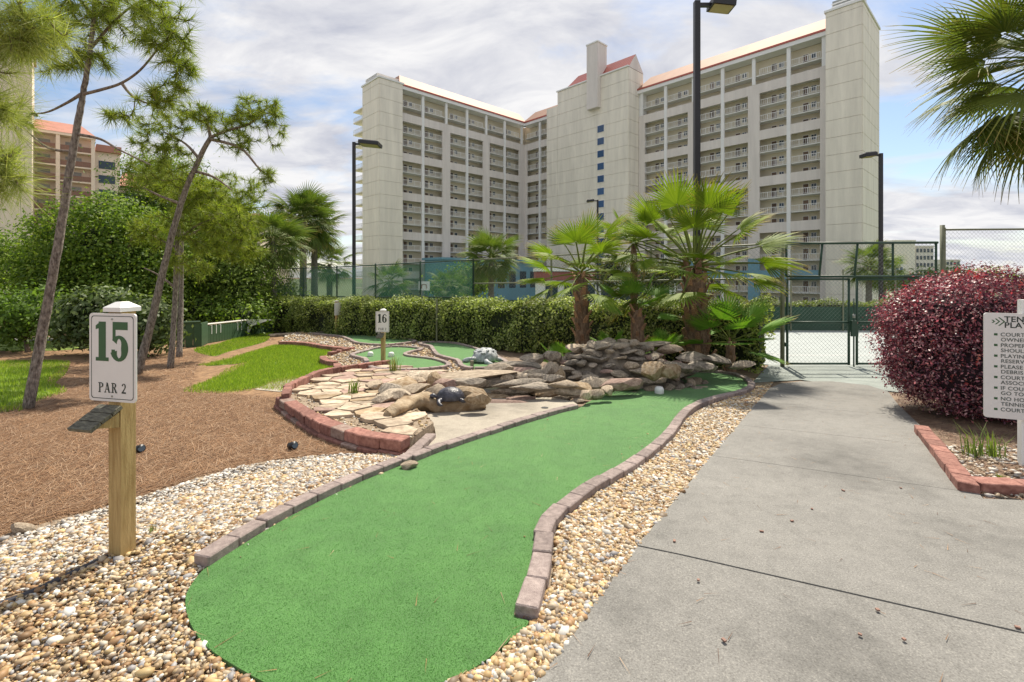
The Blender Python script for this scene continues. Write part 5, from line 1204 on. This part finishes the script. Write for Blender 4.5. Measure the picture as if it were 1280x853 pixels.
pine('leaning pine in mid straw bed with its crown bent to the right', [P(172, 468), Q(190, 400, Z2), Q(206, 330, Z2), Q(226, 255, Z2), Q(246, 205, Z2), Q(263, 172, Z2)], .078, .038,
     [[Q(263, 172, Z2), Q(285, 163, Z2), Q(312, 155, Z2), Q(328, 140, Z2), Q(345, 128, Z2)], [Q(263, 172, Z2), Q(258, 150, Z2), Q(246, 140, Z2)], [Q(262, 174, Z2), Q(300, 185, Z2 - .2), Q(325, 212, Z2 - .2), Q(345, 228, Z2 - .2)], [Q(243, 214, Z2), Q(268, 222, Z2), Q(290, 238, Z2)], [Q(250, 200, Z2), Q(232, 180, Z2), Q(205, 165, Z2)], [Q(226, 255, Z2), Q(200, 245, Z2), Q(180, 235, Z2)]],
     [rg(325, 140, 36, 22, Z2, 62), rg(280, 150, 42, 16, Z2, 50), rg(235, 145, 40, 16, Z2, 48), rg(200, 170, 34, 30, Z2, 62), rg(220, 210, 30, 30, Z2, 40), rg(300, 180, 30, 14, Z2, 26), rg(335, 222, 14, 12, Z2 - .2, 12), rg(190, 215, 30, 30, Z2 + .3, 60), rg(345, 165, 14, 22, Z2, 12)], .20, 42, .010, 42)
Z3 = 10.4
pine('slender upright pine right behind the leaning one in the straw bed', [P(213, 461), Q(218, 390, Z3), Q(221, 320, Z3), Q(224, 260, Z3), Q(228, 215, Z3)], .062, .03,
     [[Q(219, 360, Z3), Q(200, 345, Z3), Q(180, 335, Z3)], [Q(222, 300, Z3), Q(250, 280, Z3), Q(285, 268, Z3)], [Q(223, 270, Z3), Q(245, 250, Z3), Q(270, 240, Z3)], [Q(222, 310, Z3), Q(200, 300, Z3), Q(185, 290, Z3)]],
     [rg(255, 270, 50, 28, Z3, 110), rg(270, 300, 40, 20, Z3, 60), rg(250, 240, 36, 20, Z3, 70), rg(195, 290, 30, 26, Z3, 50), rg(300, 280, 24, 20, Z3, 30), rg(240, 330, 40, 20, Z3, 30)], .22, 42, .011, 43)
Z4 = 12.5
pine('dark thin pine trunk standing close behind the slender pine', [P(224, 447), Q(226, 380, Z4), Q(227, 300, Z4), Q(229, 240, Z4)], .075, .035, [[Q(227, 300, Z4), Q(265, 280, Z4), Q(310, 270, Z4)]], [rg(290, 255, 45, 40, Z4, 150), rg(230, 235, 50, 25, Z4, 90), rg(305, 300, 35, 35, Z4, 90)], .24, 40, .013, 44)
# a nearer pine outside the left edge whose long-needled boughs reach in
Z5 = 3.4
pine('near pine with long soft needles reaching in from the left edge', [Vector((-4.7, 3.6, 0)), Vector((-4.7, 3.6, 1.5)), Vector((-4.62, 3.55, 2.6)), Vector((-4.6, 3.5, 4.4))], .11, .05,
     [[Vector((-4.62, 3.55, 2.3)), Q(-60, 215, Z5), Q(-20, 200, Z5), Q(15, 195, Z5)], [Vector((-4.6, 3.5, 3.0)), Q(-70, 90, Z5), Q(-20, 70, Z5), Q(30, 50, Z5)], [Vector((-4.6, 3.5, 2.9)), Q(-40, 140, Z5), Q(-5, 130, Z5)]],
     [rg(-5, 205, 36, 26, Z5, 20), rg(0, 50, 45, 44, Z5, 34), rg(-10, 130, 22, 26, Z5, 14), rg(40, 25, 40, 25, Z5, 22), rg(-60, 120, 40, 120, Z5, 50), rg(0, 235, 26, 14, Z5, 8)], .30, 52, .0042, 45, [(.28, .32, .08), (.36, .40, .13), (.21, .26, .055), (.42, .44, .18)])

# ================================================================== broadleaf trees and shrubs
def leafy(name, label, cat, base, blobs, n, L, W, pal, m='leaf', clump=.3, seed=1, stems=None, r0=.06, group=None, nclump=None, shell=(.5, 1.0), core=.0, corem='core', limbs=7, minz=None, fold=.25, hollow=None):
    base = Vector(base); o = tag(empty(name, base), label, cat, group)
    p, nr, tint, cc_ = cloud(blobs, n, clump, seed, shell, nclump, minz); r = np.random.default_rng(seed + 1)
    if hollow:
        H_ = np.array(hollow); k = np.ones(len(p), bool)
        for q in H_: k &= (((p - q[:3]) / (q[3:] * .80)) ** 2).sum(1) > 1
        p, nr, tint = p[k], nr[k], tint[k]
    c = pick(pal, len(p), r, .2) * tint[:, None]
    link('crown' if cat == 'tree' else 'foliage', leaf_mesh('leaves', p - np.array(base), nr, L, W, np.clip(c, 0, 1), fold, seed), m, o)
    rr_ = random.Random(seed); mb = MB(); top = Vector(np.array(blobs)[:, :3].mean(0))
    fork = base.lerp(Vector((top.x, top.y, top.z)), .35)
    mb.tube([Vector((0, 0, -.02)), (fork - base) * .5 + Vector((.02, 0, 0)), fork - base], [r0, r0 * .8, r0 * .65], 9)
    mb.build('trunk' if cat == 'tree' else 'stem', 'bark', o, smooth=True)
    idx = rr_.sample(range(len(cc_)), min(limbs, len(cc_)))
    for i in idx:
        e_ = Vector(cc_[i]) - base; s = fork - base; mid = (s + e_) / 2 + Vector((rr_.uniform(-.1, .1), rr_.uniform(-.1, .1), rr_.uniform(0, .15))) * (e_ - s).length
        mb = MB(); mb.tube(smooth([s, mid, e_], 4), [r0 * (.5 - .4 * k / 8) for k in range(9)], 6); mb.build('limb', 'twig', o, smooth=True)
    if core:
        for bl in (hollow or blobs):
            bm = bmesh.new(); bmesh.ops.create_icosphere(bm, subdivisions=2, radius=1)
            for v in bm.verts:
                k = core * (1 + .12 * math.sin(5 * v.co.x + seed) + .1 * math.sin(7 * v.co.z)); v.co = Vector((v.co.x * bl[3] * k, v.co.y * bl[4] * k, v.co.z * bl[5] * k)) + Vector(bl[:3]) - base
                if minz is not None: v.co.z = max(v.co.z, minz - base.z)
            me = bpy.data.meshes.new('inner'); bm.to_mesh(me); bm.free(); link('dark_core', me, corem, o)  # added dark solid stands in for the shade inside the crown
    return o
def bl(px, py, rx, ry, Z, dz=None): c = Q(px, py, Z); return (c.x, c.y, c.z, rx * Z / F, (dz or (rx + ry) / 2 * Z / F * .8), ry * Z / F)
OAK = [(.10, .17, .022), (.14, .22, .03), (.19, .28, .04), (.07, .125, .018), (.24, .32, .055)]
LIGHT = [(.14, .21, .035), (.19, .27, .05), (.11, .17, .03), (.25, .31, .08)]
leafy('oak_tree', 'big dark rounded oak behind the leaning pines', 'tree', gnd(130, 17), [bl(125, 300, 75, 55, 17), bl(75, 345, 55, 45, 17), bl(180, 330, 60, 60, 17.5), bl(130, 370, 90, 40, 17)], 40000, .13, .55, OAK, clump=.30, seed=51, r0=.22, core=.3, limbs=9)
leafy('oak_tree', 'feathery green tree between the slender pine and the cabbage palms', 'tree', gnd(270, 20), [bl(265, 320, 50, 60, 20), bl(300, 360, 45, 50, 20), bl(230, 360, 40, 50, 20), bl(280, 270, 34, 26, 20.5)], 34000, .14, .4, [(.15, .22, .035), (.20, .28, .05), (.11, .17, .027), (.26, .33, .07)], clump=.38, seed=52, r0=.16, core=.42)
leafy('oak_tree', 'paler bushy tree below the cabbage palms, behind the bridge', 'tree', gnd(315, 24), [bl(320, 372, 42, 36, 24), bl(290, 385, 40, 30, 23.5), bl(350, 380, 26, 28, 24)], 16000, .14, .5, LIGHT, clump=.38, seed=53, r0=.12, core=.4)
leafy('oak_tree', 'dark tree mass at far left behind the ornamental tree', 'tree', gnd(-30, 19), [bl(-20, 345, 70, 50, 19), bl(-90, 320, 70, 70, 19), bl(30, 330, 30, 35, 19)], 20000, .14, .5, OAK, clump=.4, seed=54, r0=.2, core=.3)
leafy('small_tree', 'small multi-stemmed ornamental tree at the left edge', 'tree', P(35, 441), [bl(5, 400, 60, 30, 13.2), bl(40, 388, 40, 26, 13.2)], 5200, .11, .6, [(.11, .19, .03), (.16, .25, .05), (.08, .14, .025)], clump=.22, seed=55, r0=.07, limbs=12)
leafy('magnolia_shrub', 'broad glossy pale-leaved shrub behind the 15 sign', 'shrub', P(150, 441), [bl(130, 395, 55, 32, 12.6), bl(175, 405, 40, 30, 12.4), bl(95, 405, 26, 24, 12.6)], 9000, .15, .5, [(.10, .15, .05), (.15, .20, .085), (.20, .25, .12), (.07, .11, .03)], 'leaf_dull', clump=.2, seed=56, r0=.06, core=.6, limbs=12)
leafy('shrub', 'dark understorey shrub behind the green bridge', 'shrub', gnd(280, 18.5), [bl(250, 392, 40, 24, 18.5), bl(300, 396, 36, 18, 18.5)], 6000, .14, .5, OAK, clump=.3, seed=57, core=.7)
leafy('shrub', 'dark shrub in shade left of the green bridge', 'shrub', gnd(190, 18), [bl(190, 395, 40, 30, 18), bl(215, 400, 25, 18, 18)], 5000, .14, .5, OAK, clump=.3, seed=58, core=.7)
leafy('oak_tree', 'tall green tree crown rising between the two leaning pines', 'tree', gnd(200, 24), [bl(205, 235, 45, 40, 24), bl(245, 275, 50, 40, 24), bl(175, 275, 40, 35, 24)], 18000, .17, .4, [(.11, .18, .03), (.15, .23, .045), (.085, .14, .025)], clump=.5, seed=59, r0=.2, core=.4)
# trees on the hotel grounds behind the court
leafy('shade_tree', 'round dark tree behind the wind screen under the hotel entrance', 'tree', Vector((Q(590, 0, 46).x, 46, g(46))), [bl(585, 352, 22, 18, 46), bl(560, 360, 20, 12, 46)], 4000, .35, .5, OAK, clump=.6, seed=60, core=.6)
leafy('shade_tree', 'olive tree beside the pool building behind the palms', 'tree', Vector((Q(762, 0, 48).x, 48, g(48))), [bl(764, 340, 17, 22, 48), bl(825, 345, 25, 16, 48)], 4000, .35, .5, [(.09, .11, .05), (.13, .15, .07), (.06, .08, .03)], clump=.6, seed=61, core=.6)
leafy('shade_tree', 'low green tree line right of the gate beneath the distant flats', 'tree', Vector((Q(1150, 0, 60).x, 60, g(60))), [bl(1140, 352, 34, 14, 60), bl(1185, 350, 34, 12, 60), bl(1230, 350, 34, 12, 60)], 3500, .45, .5, LIGHT, clump=.7, seed=62, core=.7)
# clipped hedge
def hedge(label, pts, wd, h, n, L, pal, seed, lump=.17, name='hedge'):
    r = np.random.default_rng(seed); pts = [Vector(p).to_2d() for p in pts]; o = tag(empty(name, (0, 0, 0)), label, 'hedge')
    seg = [(pts[i + 1] - pts[i]).length for i in range(len(pts) - 1)]; cum = np.concatenate([[0], np.cumsum(seg)]); T_ = cum[-1]
    def at(s):
        x = np.interp(s, cum, [p.x for p in pts]); y = np.interp(s, cum, [p.y for p in pts]); k = np.clip(np.searchsorted(cum, s, 'right') - 1, 0, len(seg) - 1)
        d = np.array([((pts[i + 1] - pts[i]) / seg[i])[:] for i in range(len(seg))])[k]; return x, y, np.stack([-d[:, 1], d[:, 0]], 1)
    s = r.uniform(0, T_, n); a = r.uniform(-.15, 1.0, n) * math.pi * .75; a = r.uniform(0, 1, n)
    # a: position round the section, front bottom -> front top -> top -> back
    per = np.array([0, h * .92, h * .92 + wd, h * .92 + wd + h * .5]); q = a * per[-1]
    lu = lump * (np.sin(s * 2.3 + seed) + .7 * np.sin(s * 5.1 + 2) + .5 * np.sin(s * 9.7)) / 1.5 + r.normal(0, .05, n)
    front = q < per[1]; topm = (q >= per[1]) & (q < per[2])
    hh = np.where(front, q, np.where(topm, h * .95, h * .92 - (q - per[2]))); ww = np.where(front, wd / 2, np.where(topm, wd / 2 - (q - per[1]), -wd / 2))
    lu2 = lump * .8 * np.sin(hh * 4 + s * 1.7 + seed)
    rnd_ = np.clip((hh - h * .75) / (h * .25), 0, 1) * .12
    ww = np.where(front, ww + lu + lu2 - rnd_, np.where(topm, ww, ww - lu)); hh = np.where(topm, hh + lu * .7 - np.clip(np.abs(ww) / (wd / 2) - .6, 0, 1) * .2, hh) + r.normal(0, .03, n)
    dep = r.exponential(.06, n); ww = np.where(front, ww - dep, np.where(topm, ww, ww + dep)); hh = np.where(topm, hh - dep, hh)
    # leaf colour below is waved light and dark for highlights and shrub gaps
    x, y, nn_ = at(s); C = np.stack([x + nn_[:, 0] * ww, y + nn_[:, 1] * ww, gvec(y) + hh], 1)
    nr = np.where(front[:, None], np.c_[nn_, np.zeros(n)], np.where(topm[:, None], np.array([[0, 0, 1.]]), np.c_[-nn_, np.zeros(n)])) + r.normal(0, .55, (n, 3)) + np.array([0, 0, .3])
    col = pick(pal, n, r, .22) * (1 + .30 * np.sin(s * 3.1 + hh * 3 + seed) * np.sin(s * 1.3 + hh * 5))[:, None]; k = hh > .05
    link('foliage', leaf_mesh('leaves', C[k], nr[k], L, .55, np.clip(col[k], 0, 1), .25, seed), 'leaf_dull', o)
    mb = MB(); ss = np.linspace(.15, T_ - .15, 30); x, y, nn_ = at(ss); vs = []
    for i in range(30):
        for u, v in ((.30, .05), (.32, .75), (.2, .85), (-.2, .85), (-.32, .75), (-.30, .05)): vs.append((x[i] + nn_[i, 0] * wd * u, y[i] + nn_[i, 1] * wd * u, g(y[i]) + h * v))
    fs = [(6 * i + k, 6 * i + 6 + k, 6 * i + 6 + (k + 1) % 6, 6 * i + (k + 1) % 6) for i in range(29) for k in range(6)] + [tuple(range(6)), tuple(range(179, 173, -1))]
    mb.add(vs, fs); mb.build('dark_core', 'core', o)  # solid dark filler stands in for shade within the hedge, no real branches
    return o
HG = [(.45, .50, .20), (.40, .47, .16), (.06, .09, .02), (.16, .21, .04), (.24, .30, .07), (.36, .41, .15), (.12, .16, .03), (.08, .12, .024), (.29, .36, .08)]  # palest leaf tones are highlights painted into the hedge
h0, h1 = Vector((5.45, 10.15)), Vector((-10.6, 21.3))
hedge('long clipped green hedge running behind the waterfall and the far hole', [h0, h0.lerp(h1, .5), h1], 1.25, 1.46, 70000, .075, HG, 71)
hedge('distant clipped hedge across the far side of the tennis court', [Vector((19, 21.4)), Vector((7.2, 21.6))], 1.0, 1.28, 9000, .11, [(.16, .20, .05), (.20, .25, .08), (.10, .14, .03)], 72)
# red loropetalum
LORO = [(0.463, 0.268, 0.268), (0.349, 0.185, 0.185), (0.147, 0.077, 0.077), (0.177, 0.045, 0.068), (0.285, 0.082, 0.113), (0.108, 0.031, 0.053), (0.414, 0.156, 0.18), (0.073, 0.024, 0.043), (0.54, 0.338, 0.322), (0.214, 0.058, 0.089), (0.352, 0.094, 0.094), (0.09, 0.028, 0.051)]
bz = g(5.6); rb_ = random.Random(8)
big = [(5.62, 5.95, bz + .85, .90, .85, .80), (6.3, 5.9, bz + .92, .95, .85, .80), (7.2, 5.9, bz + 1.02, 1.0, .85, .84), (5.42, 5.75, bz + .55, .74, .75, .55), (5.5, 5.85, bz + 1.12, .72, .70, .52), (6.4, 5.5, bz + .6, 1.1, .62, .55), (5.55, 5.7, bz + .34, .70, .70, .36), (6.5, 5.5, bz + .34, 1.1, .66, .36)]
lumps = []
for b_ in big:
    for _ in range(9):
        th, ph = rb_.uniform(0, 6.28), rb_.uniform(-.3, 1.2); rr_ = rb_.uniform(.18, .34)
        lumps.append((b_[0] + b_[3] * .80 * math.cos(th) * math.cos(ph), b_[1] + b_[4] * .80 * math.sin(th) * math.cos(ph), b_[2] + b_[5] * .80 * math.sin(ph), rr_, rr_, rr_))
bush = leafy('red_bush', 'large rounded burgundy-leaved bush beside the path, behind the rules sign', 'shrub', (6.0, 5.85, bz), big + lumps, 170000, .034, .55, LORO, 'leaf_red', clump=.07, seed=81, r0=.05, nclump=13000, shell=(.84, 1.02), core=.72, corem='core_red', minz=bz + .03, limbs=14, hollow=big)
# upright young shoots breaking the outline
r_ = np.random.default_rng(83); Cs = []; Ns = []
for _ in range(150):
    b_ = big[r_.integers(len(big))]; th = r_.uniform(0, 6.28); ph = r_.uniform(.2, 1.5); d_ = np.array([math.cos(th) * math.cos(ph), math.sin(th) * math.cos(ph), math.sin(ph)])
    p0 = np.array(b_[:3]) + d_ * np.array(b_[3:]) * .98; dr = unit(d_ * .5 + np.array([0, 0, .8]) + r_.normal(size=3) * .3); L_ = r_.uniform(.06, .17)
    for k in range(9): Cs.append(p0 + dr * L_ * k / 8 + r_.normal(size=3) * .008); Ns.append(unit(r_.normal(size=3) + dr * .3))
o = link('young_shoots', leaf_mesh('shoots', np.array(Cs) - np.array([6.0, 5.85, bz]), np.array(Ns), .036, .5, pick([(.50, .10, .09), (.42, .07, .08), (.58, .22, .16)], len(Cs), r_, .2), .25, 3), 'leaf_red', bush); o['kind'] = 'stuff'

# ================================================================== signs
def glyph(ch, mb, x, y, h, z, wt=.16, serif=True, mi=0):
    """slab-serif letters built from strips; returns the advance. y up, h cap height"""
    t = h * wt; thin = t * .5; eps = [0]
    def rect(x0, y0, x1, y1):
        eps[0] += .0001; zz = z + eps[0]; mb.add([(x + x0, y + y0, zz), (x + x1, y + y0, zz), (x + x1, y + y1, zz), (x + x0, y + y1, zz)], [(0, 1, 2, 3)], mi)
    def quad(*p):
        eps[0] += .0001; zz = z + eps[0]; mb.add([(x + a, y + b, zz) for a, b in p], [tuple(range(len(p)))], mi)
    def arcs(cx, cy, rx, ry, a0, a1, w0, w1=None, n=18):
        eps[0] += .0001; zz = z + eps[0]; vs = []; w1 = w1 or w0
        for i in range(n + 1):
            a = R(a0 + (a1 - a0) * i / n); th = w1 + (w0 - w1) * abs(math.cos(a)) 
            vs += [(x + cx + rx * math.cos(a), y + cy + ry * math.sin(a), zz), (x + cx + (rx - th) * math.cos(a), y + cy + (ry - th * .8) * math.sin(a), zz)]
        f = [(2 * i, 2 * i + 2, 2 * i + 3, 2 * i + 1) for i in range(n)]
        if a1 < a0: f = [q[::-1] for q in f]
        mb.add(vs, f, mi)
    if ch == '1':
        wd = h * .42; c = wd / 2; rect(c - t * .62, 0, c + t * .62, h); rect(0, 0, wd, thin); quad((0, h * .80), (c, h * .86), (c, h), (c - t * .3, h), (0, h * .9)); return wd
    if ch == '5':
        wd = h * .56; rect(wd * .08, h - t * 1.05, wd * .94, h); rect(wd * .08, h * .52, wd * .08 + thin, h - t); arcs(wd * .45, h * .33, wd * .52, h * .33, -160, 140, t * 1.2, thin); rect(wd * .02, h * .18, wd * .22, h * .30); return wd
    if ch == '6':
        wd = h * .56; arcs(wd * .5, h * .32, wd * .5, h * .32, 0, 360, t * 1.1, thin); arcs(wd * .58, h * .5, wd * .58, h * .5, 70, 200, t * 1.1, thin); rect(wd * .74, h * .76, wd * .94, h * .88); return wd
    if ch == 'P':
        wd = h * .66; rect(wd * .14, 0, wd * .14 + t, h); rect(0, 0, wd * .5, thin); rect(0, h - thin, wd * .5, h); arcs(wd * .48, h * .74, wd * .5, h * .26, -90, 90, t, thin); rect(wd * .3, h * .48, wd * .5, h * .48 + thin); return wd
    if ch == 'R':
        wd = h * .74; rect(wd * .12, 0, wd * .12 + t, h); rect(0, 0, wd * .42, thin); rect(0, h - thin, wd * .45, h); arcs(wd * .42, h * .75, wd * .42, h * .25, -90, 90, t, thin); rect(wd * .28, h * .5, wd * .45, h * .5 + thin); quad((wd * .42, h * .5), (wd * .42 + t, h * .5), (wd * .98, 0), (wd * .98 - t * 1.2, 0)); rect(wd * .72, 0, wd, thin); return wd
    if ch == 'A':
        wd = h * .80; quad((wd * .10, 0), (wd * .10 + thin, 0), (wd * .5, h), (wd * .5 - thin, h)); quad((wd * .9 - t * 1.1, 0), (wd * .9, 0), (wd * .56, h), (wd * .56 - t * 1.1, h)); rect(wd * .27, h * .3, wd * .7, h * .3 + thin); rect(0, 0, wd * .3, thin); rect(wd * .66, 0, wd, thin); return wd
    if ch == '2':
        wd = h * .56; arcs(wd * .48, h * .70, wd * .46, h * .30, 170, -30, t, thin); quad((0, thin), (t * 1.1, thin), (wd * .92, h * .60), (wd * .70, h * .60)); rect(0, 0, wd * .96, t * .9); return wd
    return h * .35
def course_sign(label, base, h_post, rz, num, par, ledge=True, old=False, tint='ink_green', facing=-1):
    """square post with white cap; sign on the local -y face"""
    o = tag(empty('hole_sign', base, rz), label, 'sign', 'numbered hole signs'); pw = .08
    mb = MB(); mb.bx(-pw / 2, pw / 2, -pw / 2, pw / 2, -.12, h_post - .05); mb.build('post', 'wood', o)
    mb = MB(); q = pw / 2 + .016; z = h_post - .05
    mb.add([(-q, -q, z), (q, -q, z), (q, q, z), (-q, q, z), (-q, -q, z + .022), (q, -q, z + .022), (q, q, z + .022), (-q, q, z + .022), (-.02, -.02, z + .05), (.02, -.02, z + .05), (.02, .02, z + .05), (-.02, .02, z + .05)],
           [(3, 2, 1, 0), (0, 1, 5, 4), (1, 2, 6, 5), (2, 3, 7, 6), (3, 0, 4, 7), (4, 5, 9, 8), (5, 6, 10, 9), (6, 7, 11, 10), (7, 4, 8, 11), (8, 9, 10, 11)]); mb.build('post_cap', 'white', o)
    W_, H_ = .305, .457; zc = h_post - .05 - H_ / 2 - .008
    brd = empty('sign_board', (0, -pw / 2 - .008, zc), 0, o); brd.rotation_euler = (R(90), 0, 0)     # local x right, y up, z towards the reader
    mb = MB(); n = 6; rr_ = .018; pl_ = []
    for cx, cy, a0 in ((W_ / 2 - rr_, H_ / 2 - rr_, 0), (-W_ / 2 + rr_, H_ / 2 - rr_, 90), (-W_ / 2 + rr_, -H_ / 2 + rr_, 180), (W_ / 2 - rr_, -H_ / 2 + rr_, 270)):
        pl_ += [(cx + rr_ * math.cos(R(a0 + 90 * k / n)), cy + rr_ * math.sin(R(a0 + 90 * k / n))) for k in range(n + 1)]
    mb.prism(pl_, -.004, .004); mb.build('panel', 'signwhite', brd)
    mb = MB(); vs = []; b0, b1 = .013, .0165; m_ = len(pl_)
    for p in pl_:
        for ins in (b0, b1): vs.append((p[0] * (1 - ins / (W_ / 2)), p[1] * (1 - ins / (H_ / 2)), .0048))
    mb.add(vs, [(2 * i, 2 * ((i + 1) % m_), 2 * ((i + 1) % m_) + 1, 2 * i + 1) for i in range(m_)]); mb.build('border_line', 'ink_dark', brd)
    mb = MB(); hh = .205 if old is False else .19; tot = {'15': .42 + .56 + .08, '16': .42 + .56 + .08}[num] * hh; x = -tot / 2; y = -.02
    for ch in num: x += glyph(ch, mb, x, y, hh, .0046, .19) + .08 * hh
    mb.build('numeral', tint, brd)
    mb = MB(); hp = .052; adv = [(.66), (.80), (.74), .35, .56]; tot = sum(adv) * hp + 4 * hp * .10; x = -tot / 2; y = -H_ / 2 + .045
    for ch in par: x += glyph(ch, mb, x, y, hp, .0046, .17) + .10 * hp
    mb.build('par_text', 'ink_dark', brd)
    for yy_ in (H_ / 2 - .03, -H_ / 2 + .028):
        mb = MB(); mb.tube([(0, yy_, .004), (0, yy_, .007)], .005, 8); mb.build('screw', 'steel', brd)
    if ledge:
        lg = empty('score_ledge', (-.02, -pw / 2 - .002, zc - H_ / 2 - .035), 0, o)
        for k in range(3):
            mb = MB(); mb.box((-.005, -.02 - k * .052, -.006 - k * .028), (.145, .054, .018), mtx=Matrix.Rotation(R(28), 3, 'X')); mb.build('slat', 'wood_old', lg)
        mb = MB(); mb.add([(-.055, 0, -.10), (.055, 0, -.10), (.055, -.10, -.075), (-.055, -.10, -.075), (-.055, 0, -.02), (.055, 0, -.02), (.055, -.12, -.075), (-.055, -.12, -.075)], [(0, 1, 2, 3), (0, 4, 5, 1), (4, 7, 6, 5), (0, 3, 7, 4), (1, 5, 6, 2)]); mb.build('bracket', 'wood', lg)
    return o
b15 = P(153, 693, .01)
course_sign('white number 15 par 2 sign on a wooden post in the pebbles', b15, 1.335, R(-13), '15', 'PAR 2')
b16 = Vector(((479 - CX) / F * 10.6, 10.6, g(10.6)))
course_sign('white number 16 sign on a brown post beyond the flagstone terrace', b16, CAMH + (HY - 386) / F * 10.6 - b16.z, R(-6), '16', 'PAR 2', True, True, 'ink_dark')
b17 = Vector(((421 - CX) / F * 17.5, 17.5, g(17.5)))
o = tag(empty('hole_sign', b17, R(60)), 'edge-on white sign on a thin wooden post against the hedge', 'sign', 'numbered hole signs'); h17 = CAMH + (HY - 377) / F * 17.5 - b17.z
mb = MB(); mb.bx(-.045, .045, -.045, .045, 0, h17); mb.build('post', 'wood', o); mb = MB(); mb.bx(-.15, .15, -.06, -.05, h17 - .5, h17 - .04); mb.build('panel', 'signwhite', o); mb = MB(); mb.bx(-.06, .06, -.048, .06, h17, h17 + .03); mb.build('post_cap', 'white', o)
# thin stake in front of the hedge
b = Vector(((546 - CX) / F * 14.6, 14.6, g(14.6))); mb = MB(); mb.tube([b, b + Vector((0, 0, 1.45))], .03, 8); tag(mb.build('hedge_stake', 'fenceolive'), 'thin olive stake standing in front of the long hedge', 'stake')

# tennis rules board
L1 = Q(1229.5, 455, 3.95); R1 = Vector((L1.x + .50, L1.y - .22, 0)); dirx = Vector((R1.x - L1.x, R1.y - L1.y, 0)); WB = dirx.length; an = math.atan2(dirx.y, dirx.x)
zt_ = CAMH + (HY - 391) / F * 3.95; zb_ = CAMH + (HY - 521) / F * 3.95; HBd = zt_ - zb_
pc = L1.to_2d() + dirx.to_2d() * .5; tb = tag(empty('rules_sign', (pc.x, pc.y, g(pc.y)), an), 'white tennis court rules board with green lettering at the right edge', 'sign')
mb = MB(); mb.bx(-.035, .035, .012, .075, 0, zt_ + .11 - g(pc.y)); mb.build('post', 'bwhite', tb)
bd = empty('sign_board', (0, 0, (zt_ + zb_) / 2 - g(pc.y)), 0, tb); bd.rotation_euler = (R(90), 0, 0)
mb = MB(); pl_ = []; rr_ = .02
for cx, cy, a0 in ((WB / 2 - rr_, HBd / 2 - rr_, 0), (-WB / 2 + rr_, HBd / 2 - rr_, 90), (-WB / 2 + rr_, -HBd / 2 + rr_, 180), (WB / 2 - rr_, -HBd / 2 + rr_, 270)): pl_ += [(cx + rr_ * math.cos(R(a0 + 15 * k)), cy + rr_ * math.sin(R(a0 + 15 * k))) for k in range(7)]
mb.prism(pl_, -.006, .006); mb.build('panel', 'signwhite', bd)
def text(s, x, y, size, m, parent, z=.0075, bold=.0):
    cu = bpy.data.curves.new('lettering', 'FONT'); cu.body = s; cu.size = size; cu.offset = bold; cu.space_character = 1.06; cu.materials.append(M[m])
    t_ = bpy.data.objects.new('lettering', cu); COL.objects.link(t_); bpy.context.view_layer.update()
    me = bpy.data.meshes.new_from_object(t_.evaluated_get(bpy.context.evaluated_depsgraph_get())); bpy.data.objects.remove(t_)
    o = link('lettering', me, None, parent, (x, y, z)); return o
x0 = -WB / 2; yt = HBd / 2; u = HBd / 130.0
for k, c in enumerate(range(3)):
    mb = MB(); s = u * 10; xx = x0 + u * (7 + 3.1 * k); yc = yt - u * 10.5; q = u * (2.0 + k * 1.6); th = u * 1.6
    mb.add([(xx, yc + q, .007), (xx + th, yc + q, .007), (xx + q + th, yc, .007), (xx + q, yc, .007), (xx + th, yc - q, .007), (xx, yc - q, .007)], [(1, 0, 3, 2), (3, 5, 4, 2)]); mb.build('chevron_mark', 'ink_green', bd)
text('TENNIS', x0 + u * 19, yt - u * 10.5, u * 9.5, 'ink_dark', bd, bold=.0012); text('PLAYING', x0 + u * 19, yt - u * 17.8, u * 9.5, 'ink_dark', bd, bold=.0012)
rows = [('COURTS ARE', 'OWNERS AND'), ('PROPER ATTIRE', 'SHOULD BE W'), ('PLAYING TIME', 'RESERVE BAS'), ('PLEASE REMO', 'DEBRIS WHEN'), ('COURTS MA', 'ASSOCIATION'), ('IF COURTS A', 'GO TO TIDES A'), ('NO HORSEPL', 'TENNIS COU'), ('COURT HOU', '')]
y = yt - u * 28.5
for i, (a, b) in enumerate(rows):
    mb = MB(); mb.add([(x0 + u * 9.5, y + u * .6, .007), (x0 + u * 12.8, y + u * .6, .007), (x0 + u * 12.8, y + u * 3.4, .007), (x0 + u * 9.5, y + u * 3.4, .007)], [(0, 1, 2, 3)]); mb.build('bullet', 'ink_green', bd)
    text(a, x0 + u * 15.5, y, u * 6.3, 'ink_grey', bd, bold=.0007)
    if b: text(b, x0 + u * 15.8, y - u * 6.3, u * 6.3, 'ink_grey', bd, bold=.0007)
    y -= u * 13.2
# brick kerb of the bed
kb = rel(tag(empty('brick_edging'), 'angled red brick kerb at the corner of the bed by the path', 'edging'))
bricks(kb, poly([(1162, 545), (1222, 619)]), BRR, .208, .045, shift=-.06, seed=91); bricks(kb, poly([(1227, 620), (1300, 624), (1400, 630)]), BRR, .26, .045, shift=.06, seed=92, scl=(1.25, 1, 1))
bricks(kb, poly([(1172, 563), (1222, 627)]), BRR, .25, .006, shift=.0, seed=93, scl=(1.2, .5, .4))
